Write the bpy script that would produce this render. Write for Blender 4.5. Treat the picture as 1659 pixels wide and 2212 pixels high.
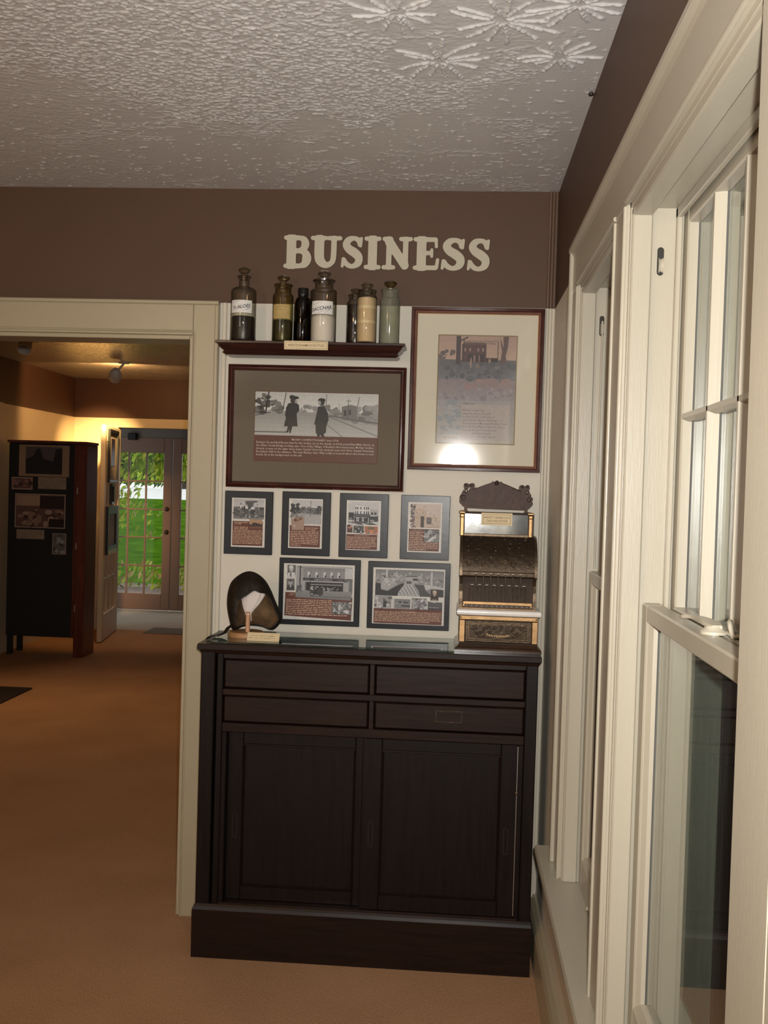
import bpy, bmesh, math, random
import numpy as np
from mathutils import Matrix, Vector

# ---------------------------------------------------------------- scene, camera, light
for o in list(bpy.data.objects):
    bpy.data.objects.remove(o, do_unlink=True)
sc = bpy.context.scene
COL = sc.collection
vs = sc.view_settings
vs.view_transform = 'Standard'
vs.look = 'None'
vs.gamma = 1.0
vs.use_curve_mapping = False
vs.exposure = 0.0
sc.cycles.use_denoising = True
sc.cycles.max_bounces = 10
sc.cycles.transparent_max_bounces = 24
sc.cycles.sample_clamp_indirect = 6.0

PITCH, YAW, ROLL, HCAM = -.02373, .06745, .02964, 1.523
fw = Vector((-math.sin(YAW) * math.cos(PITCH), math.cos(YAW) * math.cos(PITCH), math.sin(PITCH)))
ri = Vector((math.cos(YAW), math.sin(YAW), 0))
up = ri.cross(fw)
r2 = ri * math.cos(ROLL) + up * math.sin(ROLL)
u2 = -ri * math.sin(ROLL) + up * math.cos(ROLL)
cam = bpy.data.cameras.new('camera')
cam.sensor_fit = 'HORIZONTAL'
cam.sensor_width = 36.0
cam.lens = 36.0 * 2200 / 1659
cam.clip_start = .02
cam.clip_end = 300
camo = bpy.data.objects.new('camera', cam)
COL.objects.link(camo)
M = Matrix.Identity(4)
for i in range(3):
    M[i][0], M[i][1], M[i][2] = r2[i], u2[i], -fw[i]
M[2][3] = HCAM
camo.matrix_world = M
sc.camera = camo

world = bpy.data.worlds.new('world')
sc.world = world
world.use_nodes = True
wn = world.node_tree
wn.nodes['Background'].inputs['Color'].default_value = (.95, .97, 1.0, 1)
wn.nodes['Background'].inputs['Strength'].default_value = 1.25


def light(name, kind, loc, energy, color, target=None, size=.1, size_y=None, angle=None, blend=.5):
    d = bpy.data.lights.new(name, kind)
    d.energy = energy
    d.color = color
    if kind == 'AREA':
        d.size = size
        if size_y:
            d.shape = 'RECTANGLE'
            d.size_y = size_y
    else:
        d.shadow_soft_size = size
    if kind == 'SPOT':
        d.spot_size = math.radians(angle)
        d.spot_blend = blend
    o = bpy.data.objects.new(name, d)
    COL.objects.link(o)
    o.location = loc
    if target is not None:
        v = Vector(target) - Vector(loc)
        o.rotation_euler = v.to_track_quat('-Z', 'Y').to_euler()
    return o


WARM = (1.0, .66, .34)
# the camera's own flash, a touch right of and above the lens
light('camera_flash', 'SPOT', (.028, -.01, 1.575), 236, (1.0, .965, .92), (.26, 3.5, 1.80), .012, None, 104, 1.0)
# warm ceiling fixture of this room, left of the camera
light('room_ceiling_light', 'POINT', (-1.80, -.10, 2.25), 40, (1.0, .66, .36), None, .14)
# added daylight fill, standing in for an unseen window behind the camera
light('rear_daylight_fill', 'AREA', (-2.82, -3.40, 1.40), 19, (.93, .97, 1.0), (-.9, 2.4, 1.9), .6, 1.4)

# ---------------------------------------------------------------- helpers
rnd = random.Random(4)
ORG = {}


def lin(c):
    if isinstance(c, (int, float)):
        c = (c, c, c)
    return tuple((x / 12.92 if x <= .04045 else ((x + .055) / 1.055) ** 2.4) for x in c)


def link(o, parent=None):
    COL.objects.link(o)
    if parent is not None:
        o.parent = parent
    return o


def tag(o, label=None, cat=None, group=None, kind=None):
    if label:
        o['label'] = label
    if cat:
        o['category'] = cat
    if group:
        o['group'] = group
    if kind:
        o['kind'] = kind
    return o


def thing(name, loc, label=None, cat=None, group=None, kind=None):
    o = bpy.data.objects.new(name, None)
    o.empty_display_size = .05
    o.location = loc
    link(o)
    ORG[o] = Vector(loc)
    return tag(o, label, cat, group, kind)


class MB:
    def __init__(s):
        s.v, s.f, s.m, s.c = [], [], [], []

    def add(s, vs_, fs, mi=0, col=None):
        b = len(s.v)
        s.v += [tuple(p) for p in vs_]
        for f in fs:
            s.f.append(tuple(b + i for i in f))
            s.m.append(mi)
            s.c.append(col)
        return s

    def box(s, x0, x1, y0, y1, z0, z1, ch=0., mi=0):
        x0, x1 = min(x0, x1), max(x0, x1)
        y0, y1 = min(y0, y1), max(y0, y1)
        z0, z1 = min(z0, z1), max(z0, z1)
        lo, hi = (x0, y0, z0), (x1, y1, z1)
        if ch <= 0:
            vv = [(x, y, z) for x in (x0, x1) for y in (y0, y1) for z in (z0, z1)]
            return s.add(vv, [(0, 1, 3, 2), (4, 6, 7, 5), (0, 4, 5, 1), (2, 3, 7, 6), (0, 2, 6, 4), (1, 5, 7, 3)], mi)
        ch = min(ch, .45 * min(h - l for l, h in zip(lo, hi)))
        idx, vv = {}, []
        for cx in (0, 1):
            for cy in (0, 1):
                for cz in (0, 1):
                    k = (cx, cy, cz)
                    for a in range(3):
                        p = [0, 0, 0]
                        for ax in range(3):
                            e = hi[ax] if k[ax] else lo[ax]
                            if ax != a:
                                e += -ch if k[ax] else ch
                            p[ax] = e
                        idx[(k, a)] = len(vv)
                        vv.append(p)
        ff = []
        for a in range(3):
            b, c = [i for i in range(3) if i != a]
            for sg in (0, 1):
                q = []
                for (ub, uc) in ((0, 0), (1, 0), (1, 1), (0, 1)):
                    k = [0, 0, 0]
                    k[a], k[b], k[c] = sg, ub, uc
                    q.append(idx[(tuple(k), a)])
                ff.append(q)
            for sb in (0, 1):
                for sc_ in (0, 1):
                    k0, k1 = [0, 0, 0], [0, 0, 0]
                    k0[b] = k1[b] = sb
                    k0[c] = k1[c] = sc_
                    k0[a], k1[a] = 0, 1
                    k0, k1 = tuple(k0), tuple(k1)
                    ff.append([idx[(k0, b)], idx[(k1, b)], idx[(k1, c)], idx[(k0, c)]])
        for k in {k for k, _ in idx}:
            ff.append([idx[(k, 0)], idx[(k, 1)], idx[(k, 2)]])
        return s.add(vv, ff, mi)

    def prism(s, poly, axis, a0, a1, mi=0):
        def mp(u, v, w):
            return {'x': (w, u, v), 'y': (u, w, v), 'z': (u, v, w)}[axis]
        n = len(poly)
        vv = [mp(u, v, a0) for u, v in poly] + [mp(u, v, a1) for u, v in poly]
        ff = [tuple(range(n)), tuple(range(2 * n - 1, n - 1, -1))]
        ff += [(i, (i + 1) % n, n + (i + 1) % n, n + i) for i in range(n)]
        return s.add(vv, ff, mi)

    def lathe(s, prof, cx, cy, cz, n=28, mi=0, axis='z', a0=0., a1=2 * math.pi, caps=True):
        full = abs(a1 - a0 - 2 * math.pi) < 1e-6
        m = n if full else n + 1
        vv = []
        for r, h in prof:
            for i in range(m):
                t = a0 + (a1 - a0) * i / n
                a, b = r * math.cos(t), r * math.sin(t)
                vv.append({'z': (cx + a, cy + b, cz + h), 'y': (cx + a, cy + h, cz + b), 'x': (cx + h, cy + a, cz + b)}[axis])
        ff = []
        for j in range(len(prof) - 1):
            for i in range(n):
                i2 = (i + 1) % m
                ff.append((j * m + i, j * m + i2, (j + 1) * m + i2, (j + 1) * m + i))
        if full and caps:
            ff.append(tuple(range(m)))
            ff.append(tuple(range((len(prof) - 1) * m, len(prof) * m)))
        return s.add(vv, ff, mi)

    def tube(s, pts, r, n=8, mi=0, closed=False):
        P = [Vector(p) for p in pts]
        N = len(P)
        rr = r if isinstance(r, (list, tuple)) else [r] * N
        vv = []
        up_ = None
        for i in range(N):
            if closed:
                t = P[(i + 1) % N] - P[i - 1]
            else:
                t = P[min(i + 1, N - 1)] - P[max(i - 1, 0)]
            t.normalize()
            if up_ is None:
                up_ = Vector((0, 0, 1)) if abs(t.z) < .9 else Vector((0, 1, 0))
            a = t.cross(up_)
            if a.length < 1e-6:
                a = t.cross(Vector((1, 0, 0)))
            a.normalize()
            b = a.cross(t)
            up_ = b
            for k in range(n):
                q = 2 * math.pi * k / n
                vv.append(P[i] + (a * math.cos(q) + b * math.sin(q)) * rr[i])
        ff = []
        for i in range(N if closed else N - 1):
            j = (i + 1) % N
            for k in range(n):
                k2 = (k + 1) % n
                ff.append((i * n + k, i * n + k2, j * n + k2, j * n + k))
        if not closed:
            ff += [tuple(range(n)), tuple(range((N - 1) * n, N * n))]
        return s.add(vv, ff, mi)

    def loops(s, L, mi=0, cap0=False, cap1=False, closed=True):
        n = len(L[0])
        vv = [p for l in L for p in l]
        ff = []
        for j in range(len(L) - 1):
            for i in range(n if closed else n - 1):
                i2 = (i + 1) % n
                ff.append((j * n + i, j * n + i2, (j + 1) * n + i2, (j + 1) * n + i))
        if cap0:
            ff.append(tuple(range(n)))
        if cap1:
            ff.append(tuple(range((len(L) - 1) * n, len(L) * n)))
        return s.add(vv, ff, mi)

    def frame_y(s, x0, x1, z0, z1, prof, y):
        """mitred frame on a plane y facing -Y; prof = (inset, height) pairs"""
        L = []
        for d, h in prof:
            yy = y - h
            L.append([(x0 + d, yy, z0 + d), (x1 - d, yy, z0 + d), (x1 - d, yy, z1 - d), (x0 + d, yy, z1 - d)])
        return s.loops(L)

    def build(s, name, mat, parent=None, smooth=None, origin=None, recalc=True):
        if parent is not None:
            org = ORG[parent]
        elif origin is not None:
            org = Vector(origin)
        else:
            xs, ys, zs = zip(*s.v)
            org = Vector(((min(xs) + max(xs)) / 2, (min(ys) + max(ys)) / 2, min(zs)))
        me = bpy.data.meshes.new(name)
        me.from_pydata([(x - org.x, y - org.y, z - org.z) for x, y, z in s.v], [], s.f)
        mats = mat if isinstance(mat, (list, tuple)) else [mat]
        for m_ in mats:
            me.materials.append(m_)
        if any(s.m):
            me.polygons.foreach_set('material_index', s.m)
        if s.c and s.c[0] is not None:
            at = me.color_attributes.new('Col', 'FLOAT_COLOR', 'CORNER')
            data = []
            for p in me.polygons:
                data += list(s.c[p.index] + (1.0,)) * p.loop_total
            at.data.foreach_set('color', data)
        if recalc:
            bm = bmesh.new()
            bm.from_mesh(me)
            bmesh.ops.recalc_face_normals(bm, faces=bm.faces)
            bm.to_mesh(me)
            bm.free()
        if smooth is not None:
            me.polygons.foreach_set('use_smooth', [True] * len(me.polygons))
            me.set_sharp_from_angle(angle=math.radians(smooth))
        me.update()
        o = bpy.data.objects.new(name, me)
        link(o, parent)
        if parent is None:
            o.location = org
        ORG[o] = org
        return o


def bx(name, mat, parent, *a, ch=0., smooth=None):
    return MB().box(*a, ch=ch).build(name, mat, parent, smooth)


def copy_tree(o, loc=None, parent=None):
    c = o.copy()
    COL.objects.link(c)
    c.parent = parent
    if loc is not None:
        c.location = loc
    ORG[c] = Vector(c.location)
    for ch in [q for q in bpy.data.objects if q.parent == o]:
        copy_tree(ch, None, c)
    return c


# ---- signed-distance outlines -> solid plates (letters, scroll-work)
def stroke(X, Y, pts):
    d = np.full(X.shape, 9.)
    if len(pts) == 1:
        x, y, r = pts[0]
        return np.hypot(X - x, Y - y) - r
    for (x0, y0, ra), (x1, y1, rb) in zip(pts[:-1], pts[1:]):
        dx, dy = x1 - x0, y1 - y0
        t = np.clip(((X - x0) * dx + (Y - y0) * dy) / max(dx * dx + dy * dy, 1e-9), 0, 1)
        d = np.minimum(d, np.hypot(X - x0 - t * dx, Y - y0 - t * dy) - (ra + (rb - ra) * t))
    return d


def polysdf(X, Y, pts):
    inside = np.zeros(X.shape, bool)
    d = np.full(X.shape, 9.)
    n = len(pts)
    for i in range(n):
        x0, y0 = pts[i]
        x1, y1 = pts[(i + 1) % n]
        dx, dy = x1 - x0, y1 - y0
        t = np.clip(((X - x0) * dx + (Y - y0) * dy) / max(dx * dx + dy * dy, 1e-9), 0, 1)
        d = np.minimum(d, np.hypot(X - x0 - t * dx, Y - y0 - t * dy))
        if abs(dy) > 1e-12:
            cr = ((y0 > Y) != (y1 > Y)) & (X < (x1 - x0) * (Y - y0) / (y1 - y0) + x0)
            inside ^= cr
    return np.where(inside, -d, d)


def sdf_plate(mb, fn, x0, x1, y0, y1, n, mp, w0, w1):
    nx = n
    ny = max(4, int(n * (y1 - y0) / (x1 - x0)))
    gx, gy = np.linspace(x0, x1, nx), np.linspace(y0, y1, ny)
    X, Y = np.meshgrid(gx, gy, indexing='ij')
    D = fn(X, Y)
    D[[0, -1], :] = np.maximum(D[[0, -1], :], 1e-4)
    D[:, [0, -1]] = np.maximum(D[:, [0, -1]], 1e-4)
    D = np.where(np.abs(D) < 1e-6, 1e-6, D)
    key, P, F = {}, [], []

    def vid(k, x, y):
        if k not in key:
            key[k] = len(P)
            P.append((x, y))
        return key[k]
    for i in range(nx - 1):
        for j in range(ny - 1):
            cs = [(i, j), (i + 1, j), (i + 1, j + 1), (i, j + 1)]
            ds = [D[c] for c in cs]
            if min(ds) > 0:
                continue
            pl = []
            for q in range(4):
                a, b = cs[q], cs[(q + 1) % 4]
                da, db = ds[q], ds[(q + 1) % 4]
                if da < 0:
                    pl.append(vid(a, gx[a[0]], gy[a[1]]))
                if (da < 0) != (db < 0):
                    t = da / (da - db)
                    k = (min(a, b), max(a, b))
                    pl.append(vid(k, gx[a[0]] + t * (gx[b[0]] - gx[a[0]]), gy[a[1]] + t * (gy[b[1]] - gy[a[1]])))
            if len(pl) >= 3:
                F.append(pl)
    cnt = {}
    for f in F:
        for a, b in zip(f, f[1:] + f[:1]):
            k = (min(a, b), max(a, b))
            cnt[k] = cnt.get(k, 0) + 1
    m = len(P)
    vv = [mp(x, y, w0) for x, y in P] + [mp(x, y, w1) for x, y in P]
    ff = [tuple(f) for f in F] + [tuple(m + i for i in reversed(f)) for f in F]
    ff += [(a, b, m + b, m + a) for (a, b), c in cnt.items() if c == 1]
    return mb.add(vv, ff)


# ---- text outlines
_txt = {}


def text2d(s, res=1, bold=0.):
    k = (s, res, bold)
    if k in _txt:
        return _txt[k]
    cu = bpy.data.curves.new('t', 'FONT')
    cu.body = s
    cu.resolution_u = res
    cu.offset = bold
    ob = bpy.data.objects.new('t', cu)
    COL.objects.link(ob)
    dg = bpy.context.evaluated_depsgraph_get()
    me = bpy.data.meshes.new_from_object(ob.evaluated_get(dg))
    vv = [(v.co.x, v.co.y) for v in me.vertices]
    ff = [tuple(p.vertices) for p in me.polygons]
    bpy.data.objects.remove(ob, do_unlink=True)
    bpy.data.curves.remove(cu)
    bpy.data.meshes.remove(me)
    _txt[k] = (vv, ff)
    return _txt[k]


class Art:
    """flat print made of coloured patches; coordinates run in a viewport with y downwards"""

    def __init__(s, x0, z0, x1, z1, y, step=.00004):
        s.rect_w = (x0, z0, x1, z1)
        s.y, s.k, s.step = y, 0, step
        s.mb = MB()
        s.vp(0, 0, 1, 1)
        s.r = random.Random(int(abs(x0 * 1000)) + 7)

    def vp(s, x0, y0, x1, y1):
        s.v = (x0, y0, x1, y1)
        return s

    def P(s, x, y):
        a, b, c, d = s.v
        X0, Z0, X1, Z1 = s.rect_w
        return X0 + (x - a) / (c - a) * (X1 - X0), Z1 - (y - b) / (d - b) * (Z1 - Z0)

    def poly(s, pts, col):
        s.k += 1
        yy = s.y - s.k * s.step
        vv = []
        for p in pts:
            X, Z = s.P(*p)
            vv.append((X, yy, Z))
        s.mb.add(vv, [tuple(range(len(vv)))], 0, lin(col))
        return s

    def rect(s, x0, y0, x1, y1, col):
        return s.poly([(x0, y0), (x1, y0), (x1, y1), (x0, y1)], col)

    def grad(s, x0, y0, x1, y1, ca, cb, n=6):
        for i in range(n):
            t = (i + .5) / n
            c = tuple(a + (b - a) * t for a, b in zip(ca, cb)) if isinstance(ca, tuple) else ca + (cb - ca) * t
            s.rect(x0, y0 + (y1 - y0) * i / n, x1, y0 + (y1 - y0) * (i + 1) / n, c)
            s.k -= 1
        s.k += 1
        return s

    def ell(s, cx, cy, rx, ry, col, n=14):
        return s.poly([(cx + rx * math.cos(2 * math.pi * i / n), cy + ry * math.sin(2 * math.pi * i / n)) for i in range(n)], col)

    def line(s, x0, y0, x1, y1, w, col):
        dx, dy = x1 - x0, y1 - y0
        L = math.hypot(dx, dy) or 1
        nx, ny = -dy / L * w / 2, dx / L * w / 2
        return s.poly([(x0 + nx, y0 + ny), (x1 + nx, y1 + ny), (x1 - nx, y1 - ny), (x0 - nx, y0 - ny)], col)

    def blobs(s, x0, y0, x1, y1, n, r0, r1, cols):
        for _ in range(n):
            r = s.r.uniform(r0, r1)
            s.ell(s.r.uniform(x0, x1), s.r.uniform(y0, y1), r * s.r.uniform(.7, 1.5), r * s.r.uniform(.6, 1.2), s.r.choice(cols), 7)
            s.k -= .75
        return s

    def words(s, x0, y0, x1, y1, n, col, last=1.):
        pitch = (y1 - y0) / n
        s.k += 1
        for i in range(n):
            x = x0
            end = x1 if i < n - 1 else x0 + (x1 - x0) * last
            while x < end - pitch * .4:
                w = min(s.r.uniform(.7, 3.4) * pitch, end - x)
                hgt = pitch * s.r.uniform(.36, .5)
                b = y0 + pitch * (i + .75)
                yy = s.y - s.k * s.step
                q = [s.P(x, b), s.P(x + w, b), s.P(x + w, b - hgt), s.P(x, b - hgt)]
                s.mb.add([(X, yy, Z) for X, Z in q], [(0, 1, 2, 3)], 0, lin(col))
                x += w + pitch * .38
        return s

    def text(s, t, x, y, size, col, align='l', maxw=None, shear=0., mirror=False, bold=0., rot=0.):
        """baseline at (x, y); size = cap height in viewport units"""
        vv, ff = text2d(t, 1, bold)
        if not vv:
            return s
        xs = [p[0] for p in vv]
        w = max(xs)
        k = size / .69
        kx = k
        if maxw and w * k != 0 and (w * k > maxw or align == 'j'):
            kx = maxw / w
        off = {'l': 0, 'j': 0, 'c': -w * kx / 2, 'r': -w * kx}[align]
        s.k += 1
        yy = s.y - s.k * s.step
        out = []
        cr, sr = math.cos(rot), math.sin(rot)
        for a, b in vv:
            px = a * kx + off + b * k * shear
            if mirror:
                px = -px
            py = b * k
            X, Z = s.P(x + px * cr - py * sr, y - px * sr - py * cr)
            out.append((X, yy, Z))
        s.mb.add(out, ff, 0, lin(col))
        return s

    def build(s, name, parent, mat=None):
        return s.mb.build(name, mat or MT['print'], parent, recalc=False)


# ---------------------------------------------------------------- materials
MT = {}


class NT:
    def __init__(s, name):
        s.m = bpy.data.materials.new(name)
        s.m.use_nodes = True
        s.t = s.m.node_tree
        s.b = s.t.nodes['Principled BSDF']
        s.out = s.t.nodes['Material Output']

    def n(s, kind, **kw):
        q = s.t.nodes.new(kind)
        for k, v in kw.items():
            if k.startswith('i_'):
                key = k[2:]
                q.inputs[int(key) if key.isdigit() else key.replace('_', ' ')].default_value = v
            else:
                setattr(q, k, v)
        return q

    def l(s, a, b):
        s.t.links.new(a, b)


def c4(c):
    return tuple(c) + (1.0,)


def mat(name, col, rough=.5, metal=0., spec=.5, noise=None, bump=None, stretch=None, coat=0., col2=None, sheen=0.):
    """noise=(scale, amount) mixes towards col2 ; bump=(scale, strength)"""
    T = NT(name)
    b = T.b
    b.inputs['Base Color'].default_value = c4(col)
    b.inputs['Roughness'].default_value = rough
    b.inputs['Metallic'].default_value = metal
    b.inputs['Specular IOR Level'].default_value = spec
    b.inputs['Coat Weight'].default_value = coat
    b.inputs['Coat Roughness'].default_value = .12
    if sheen:
        b.inputs['Sheen Weight'].default_value = sheen
    tc = T.n('ShaderNodeTexCoord')
    mp = T.n('ShaderNodeMapping')
    if stretch:
        mp.inputs['Scale'].default_value = stretch
    T.l(tc.outputs['Object'], mp.inputs['Vector'])
    if noise:
        nz = T.n('ShaderNodeTexNoise', i_Scale=noise[0], i_Detail=5.0, i_Roughness=.6)
        T.l(mp.outputs[0], nz.inputs['Vector'])
        rp = T.n('ShaderNodeValToRGB')
        rp.color_ramp.elements[0].position = .32
        rp.color_ramp.elements[1].position = .68
        c2 = col2 or tuple(x * (1 - noise[1]) for x in col)
        rp.color_ramp.elements[0].color = c4(c2)
        rp.color_ramp.elements[1].color = c4(col)
        T.l(nz.outputs['Fac'], rp.inputs['Fac'])
        T.l(rp.outputs['Color'], b.inputs['Base Color'])
    if bump:
        nb = T.n('ShaderNodeTexNoise', i_Scale=bump[0], i_Detail=4.0)
        T.l(mp.outputs[0], nb.inputs['Vector'])
        bp = T.n('ShaderNodeBump', i_Strength=bump[1], i_Distance=.004)
        T.l(nb.outputs['Fac'], bp.inputs['Height'])
        T.l(bp.outputs['Normal'], b.inputs['Normal'])
    MT[name] = T.m
    return T.m


def paint_wall(name, low, high, zb, rough=.55):
    """two-tone painted plaster, the border at height zb"""
    T = NT(name)
    g = T.n('ShaderNodeNewGeometry')
    sp = T.n('ShaderNodeSeparateXYZ')
    T.l(g.outputs['Position'], sp.inputs[0])
    gt = T.n('ShaderNodeMath', operation='GREATER_THAN', i_1=zb)
    T.l(sp.outputs['Z'], gt.inputs[0])
    mx = T.n('ShaderNodeMix', data_type='RGBA')
    mx.inputs[6].default_value = c4(low)
    mx.inputs[7].default_value = c4(high)
    T.l(gt.outputs[0], mx.inputs[0])
    nz = T.n('ShaderNodeTexNoise', i_Scale=3.0, i_Detail=4.0)
    T.l(g.outputs['Position'], nz.inputs['Vector'])
    mr = T.n('ShaderNodeMapRange')
    mr.inputs['To Min'].default_value = .93
    mr.inputs['To Max'].default_value = 1.05
    T.l(nz.outputs['Fac'], mr.inputs['Value'])
    vm = T.n('ShaderNodeVectorMath', operation='SCALE')
    T.l(mx.outputs[2], vm.inputs[0])
    T.l(mr.outputs[0], vm.inputs['Scale'])
    T.l(vm.outputs[0], T.b.inputs['Base Color'])
    nb = T.n('ShaderNodeTexNoise', i_Scale=160.0, i_Detail=3.0)
    T.l(g.outputs['Position'], nb.inputs['Vector'])
    bp = T.n('ShaderNodeBump', i_Strength=.12, i_Distance=.003)
    T.l(nb.outputs['Fac'], bp.inputs['Height'])
    T.l(bp.outputs['Normal'], T.b.inputs['Normal'])
    T.b.inputs['Roughness'].default_value = rough
    T.b.inputs['Specular IOR Level'].default_value = .35
    MT[name] = T.m
    return T.m


def wood(name, c1, c2, rough=.35, scale=(2., 2., 30.), spec=.5, coat=0.):
    """grain stretched along one object axis"""
    T = NT(name)
    tc = T.n('ShaderNodeTexCoord')
    mp = T.n('ShaderNodeMapping')
    mp.inputs['Scale'].default_value = scale
    T.l(tc.outputs['Object'], mp.inputs['Vector'])
    nz = T.n('ShaderNodeTexNoise', i_Scale=3.0, i_Detail=8.0, i_Roughness=.65, i_Distortion=.6)
    T.l(mp.outputs[0], nz.inputs['Vector'])
    rp = T.n('ShaderNodeValToRGB')
    rp.color_ramp.elements[0].position = .3
    rp.color_ramp.elements[1].position = .72
    rp.color_ramp.elements[0].color = c4(c1)
    rp.color_ramp.elements[1].color = c4(c2)
    T.l(nz.outputs['Fac'], rp.inputs['Fac'])
    T.l(rp.outputs['Color'], T.b.inputs['Base Color'])
    bp = T.n('ShaderNodeBump', i_Strength=.08, i_Distance=.002)
    T.l(nz.outputs['Fac'], bp.inputs['Height'])
    T.l(bp.outputs['Normal'], T.b.inputs['Normal'])
    T.b.inputs['Roughness'].default_value = rough
    T.b.inputs['Specular IOR Level'].default_value = spec
    T.b.inputs['Coat Weight'].default_value = coat
    T.b.inputs['Coat Roughness'].default_value = .15
    MT[name] = T.m
    return T.m


def glass(name, tint=(1, 1, 1), edge=(.5, .5, .5), rough=.02, ior=1.5, dirt=0., dirtcol=(.5, .5, .5), streak=None):
    """thin clear glass: tinted transparency (darker towards grazing edges) with fresnel gloss and optional dust film"""
    T = NT(name)
    t = T.t
    t.nodes.remove(T.b)
    lw = T.n('ShaderNodeLayerWeight', i_Blend=.35)
    mx = T.n('ShaderNodeMix', data_type='RGBA')
    mx.inputs[6].default_value = c4(tint)
    mx.inputs[7].default_value = c4(edge)
    T.l(lw.outputs['Facing'], mx.inputs[0])
    tr = T.n('ShaderNodeBsdfTransparent')
    T.l(mx.outputs[2], tr.inputs['Color'])
    gl = T.n('ShaderNodeBsdfGlossy', i_Roughness=rough)
    gl.inputs['Color'].default_value = (1, 1, 1, 1)
    l2 = T.n('ShaderNodeLayerWeight', i_Blend=.5)
    pw5 = T.n('ShaderNodeMath', operation='POWER', i_1=4.0)
    T.l(l2.outputs['Facing'], pw5.inputs[0])
    f0 = ((ior - 1) / (ior + 1)) ** 2
    fr = T.n('ShaderNodeMath', operation='MULTIPLY_ADD', i_1=.9, i_2=f0)
    T.l(pw5.outputs[0], fr.inputs[0])
    ms = T.n('ShaderNodeMixShader')
    T.l(fr.outputs[0], ms.inputs[0])
    T.l(tr.outputs[0], ms.inputs[1])
    T.l(gl.outputs[0], ms.inputs[2])
    last = ms
    if dirt > 0:
        df = T.n('ShaderNodeBsdfDiffuse')
        df.inputs['Color'].default_value = c4(dirtcol)
        tc = T.n('ShaderNodeTexCoord')
        mp = T.n('ShaderNodeMapping')
        mp.inputs['Scale'].default_value = streak or (1, 1, 1)
        T.l(tc.outputs['Object'], mp.inputs['Vector'])
        nz = T.n('ShaderNodeTexNoise', i_Scale=14.0, i_Detail=6.0)
        T.l(mp.outputs[0], nz.inputs['Vector'])
        mr = T.n('ShaderNodeMapRange')
        mr.inputs['From Min'].default_value = .35
        mr.inputs['From Max'].default_value = .75
        mr.inputs['To Min'].default_value = dirt * .25
        mr.inputs['To Max'].default_value = dirt
        T.l(nz.outputs['Fac'], mr.inputs['Value'])
        m2 = T.n('ShaderNodeMixShader')
        T.l(mr.outputs[0], m2.inputs[0])
        T.l(ms.outputs[0], m2.inputs[1])
        T.l(df.outputs[0], m2.inputs[2])
        last = m2
    T.l(last.outputs[0], T.out.inputs['Surface'])
    MT[name] = T.m
    return T.m


CREAM = (.66, .62, .525)
BROWN = (.090, .048, .027)
TRIM = (.40, .345, .235)
paint_wall('wall_paint', CREAM, BROWN, 2.147)
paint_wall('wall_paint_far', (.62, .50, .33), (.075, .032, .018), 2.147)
mat('trim_paint', TRIM, .34, noise=(3, .03), bump=(50, .04))
mat('window_paint', (.40, .365, .285), .32, noise=(14, .03), bump=(90, .07), stretch=(4, 4, .3))
mat('trim_brown', (.14, .085, .055), .4, noise=(9, .15), bump=(60, .1))
mat('trim_corner', (.62, .57, .46), .4, noise=(9, .05))
mat('storm_paint', (.31, .32, .28), .55, noise=(20, .18), bump=(90, .2), stretch=(6, 6, .3))
mat('matte_dark', (.030, .027, .022), .8, noise=(3, .35))  # near-black matte for the added window enclosure and the pulley slots
mat('putty', (.07, .07, .072), .8)
mat('cupboard_gap', (.006, .004, .003), .9)


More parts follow.
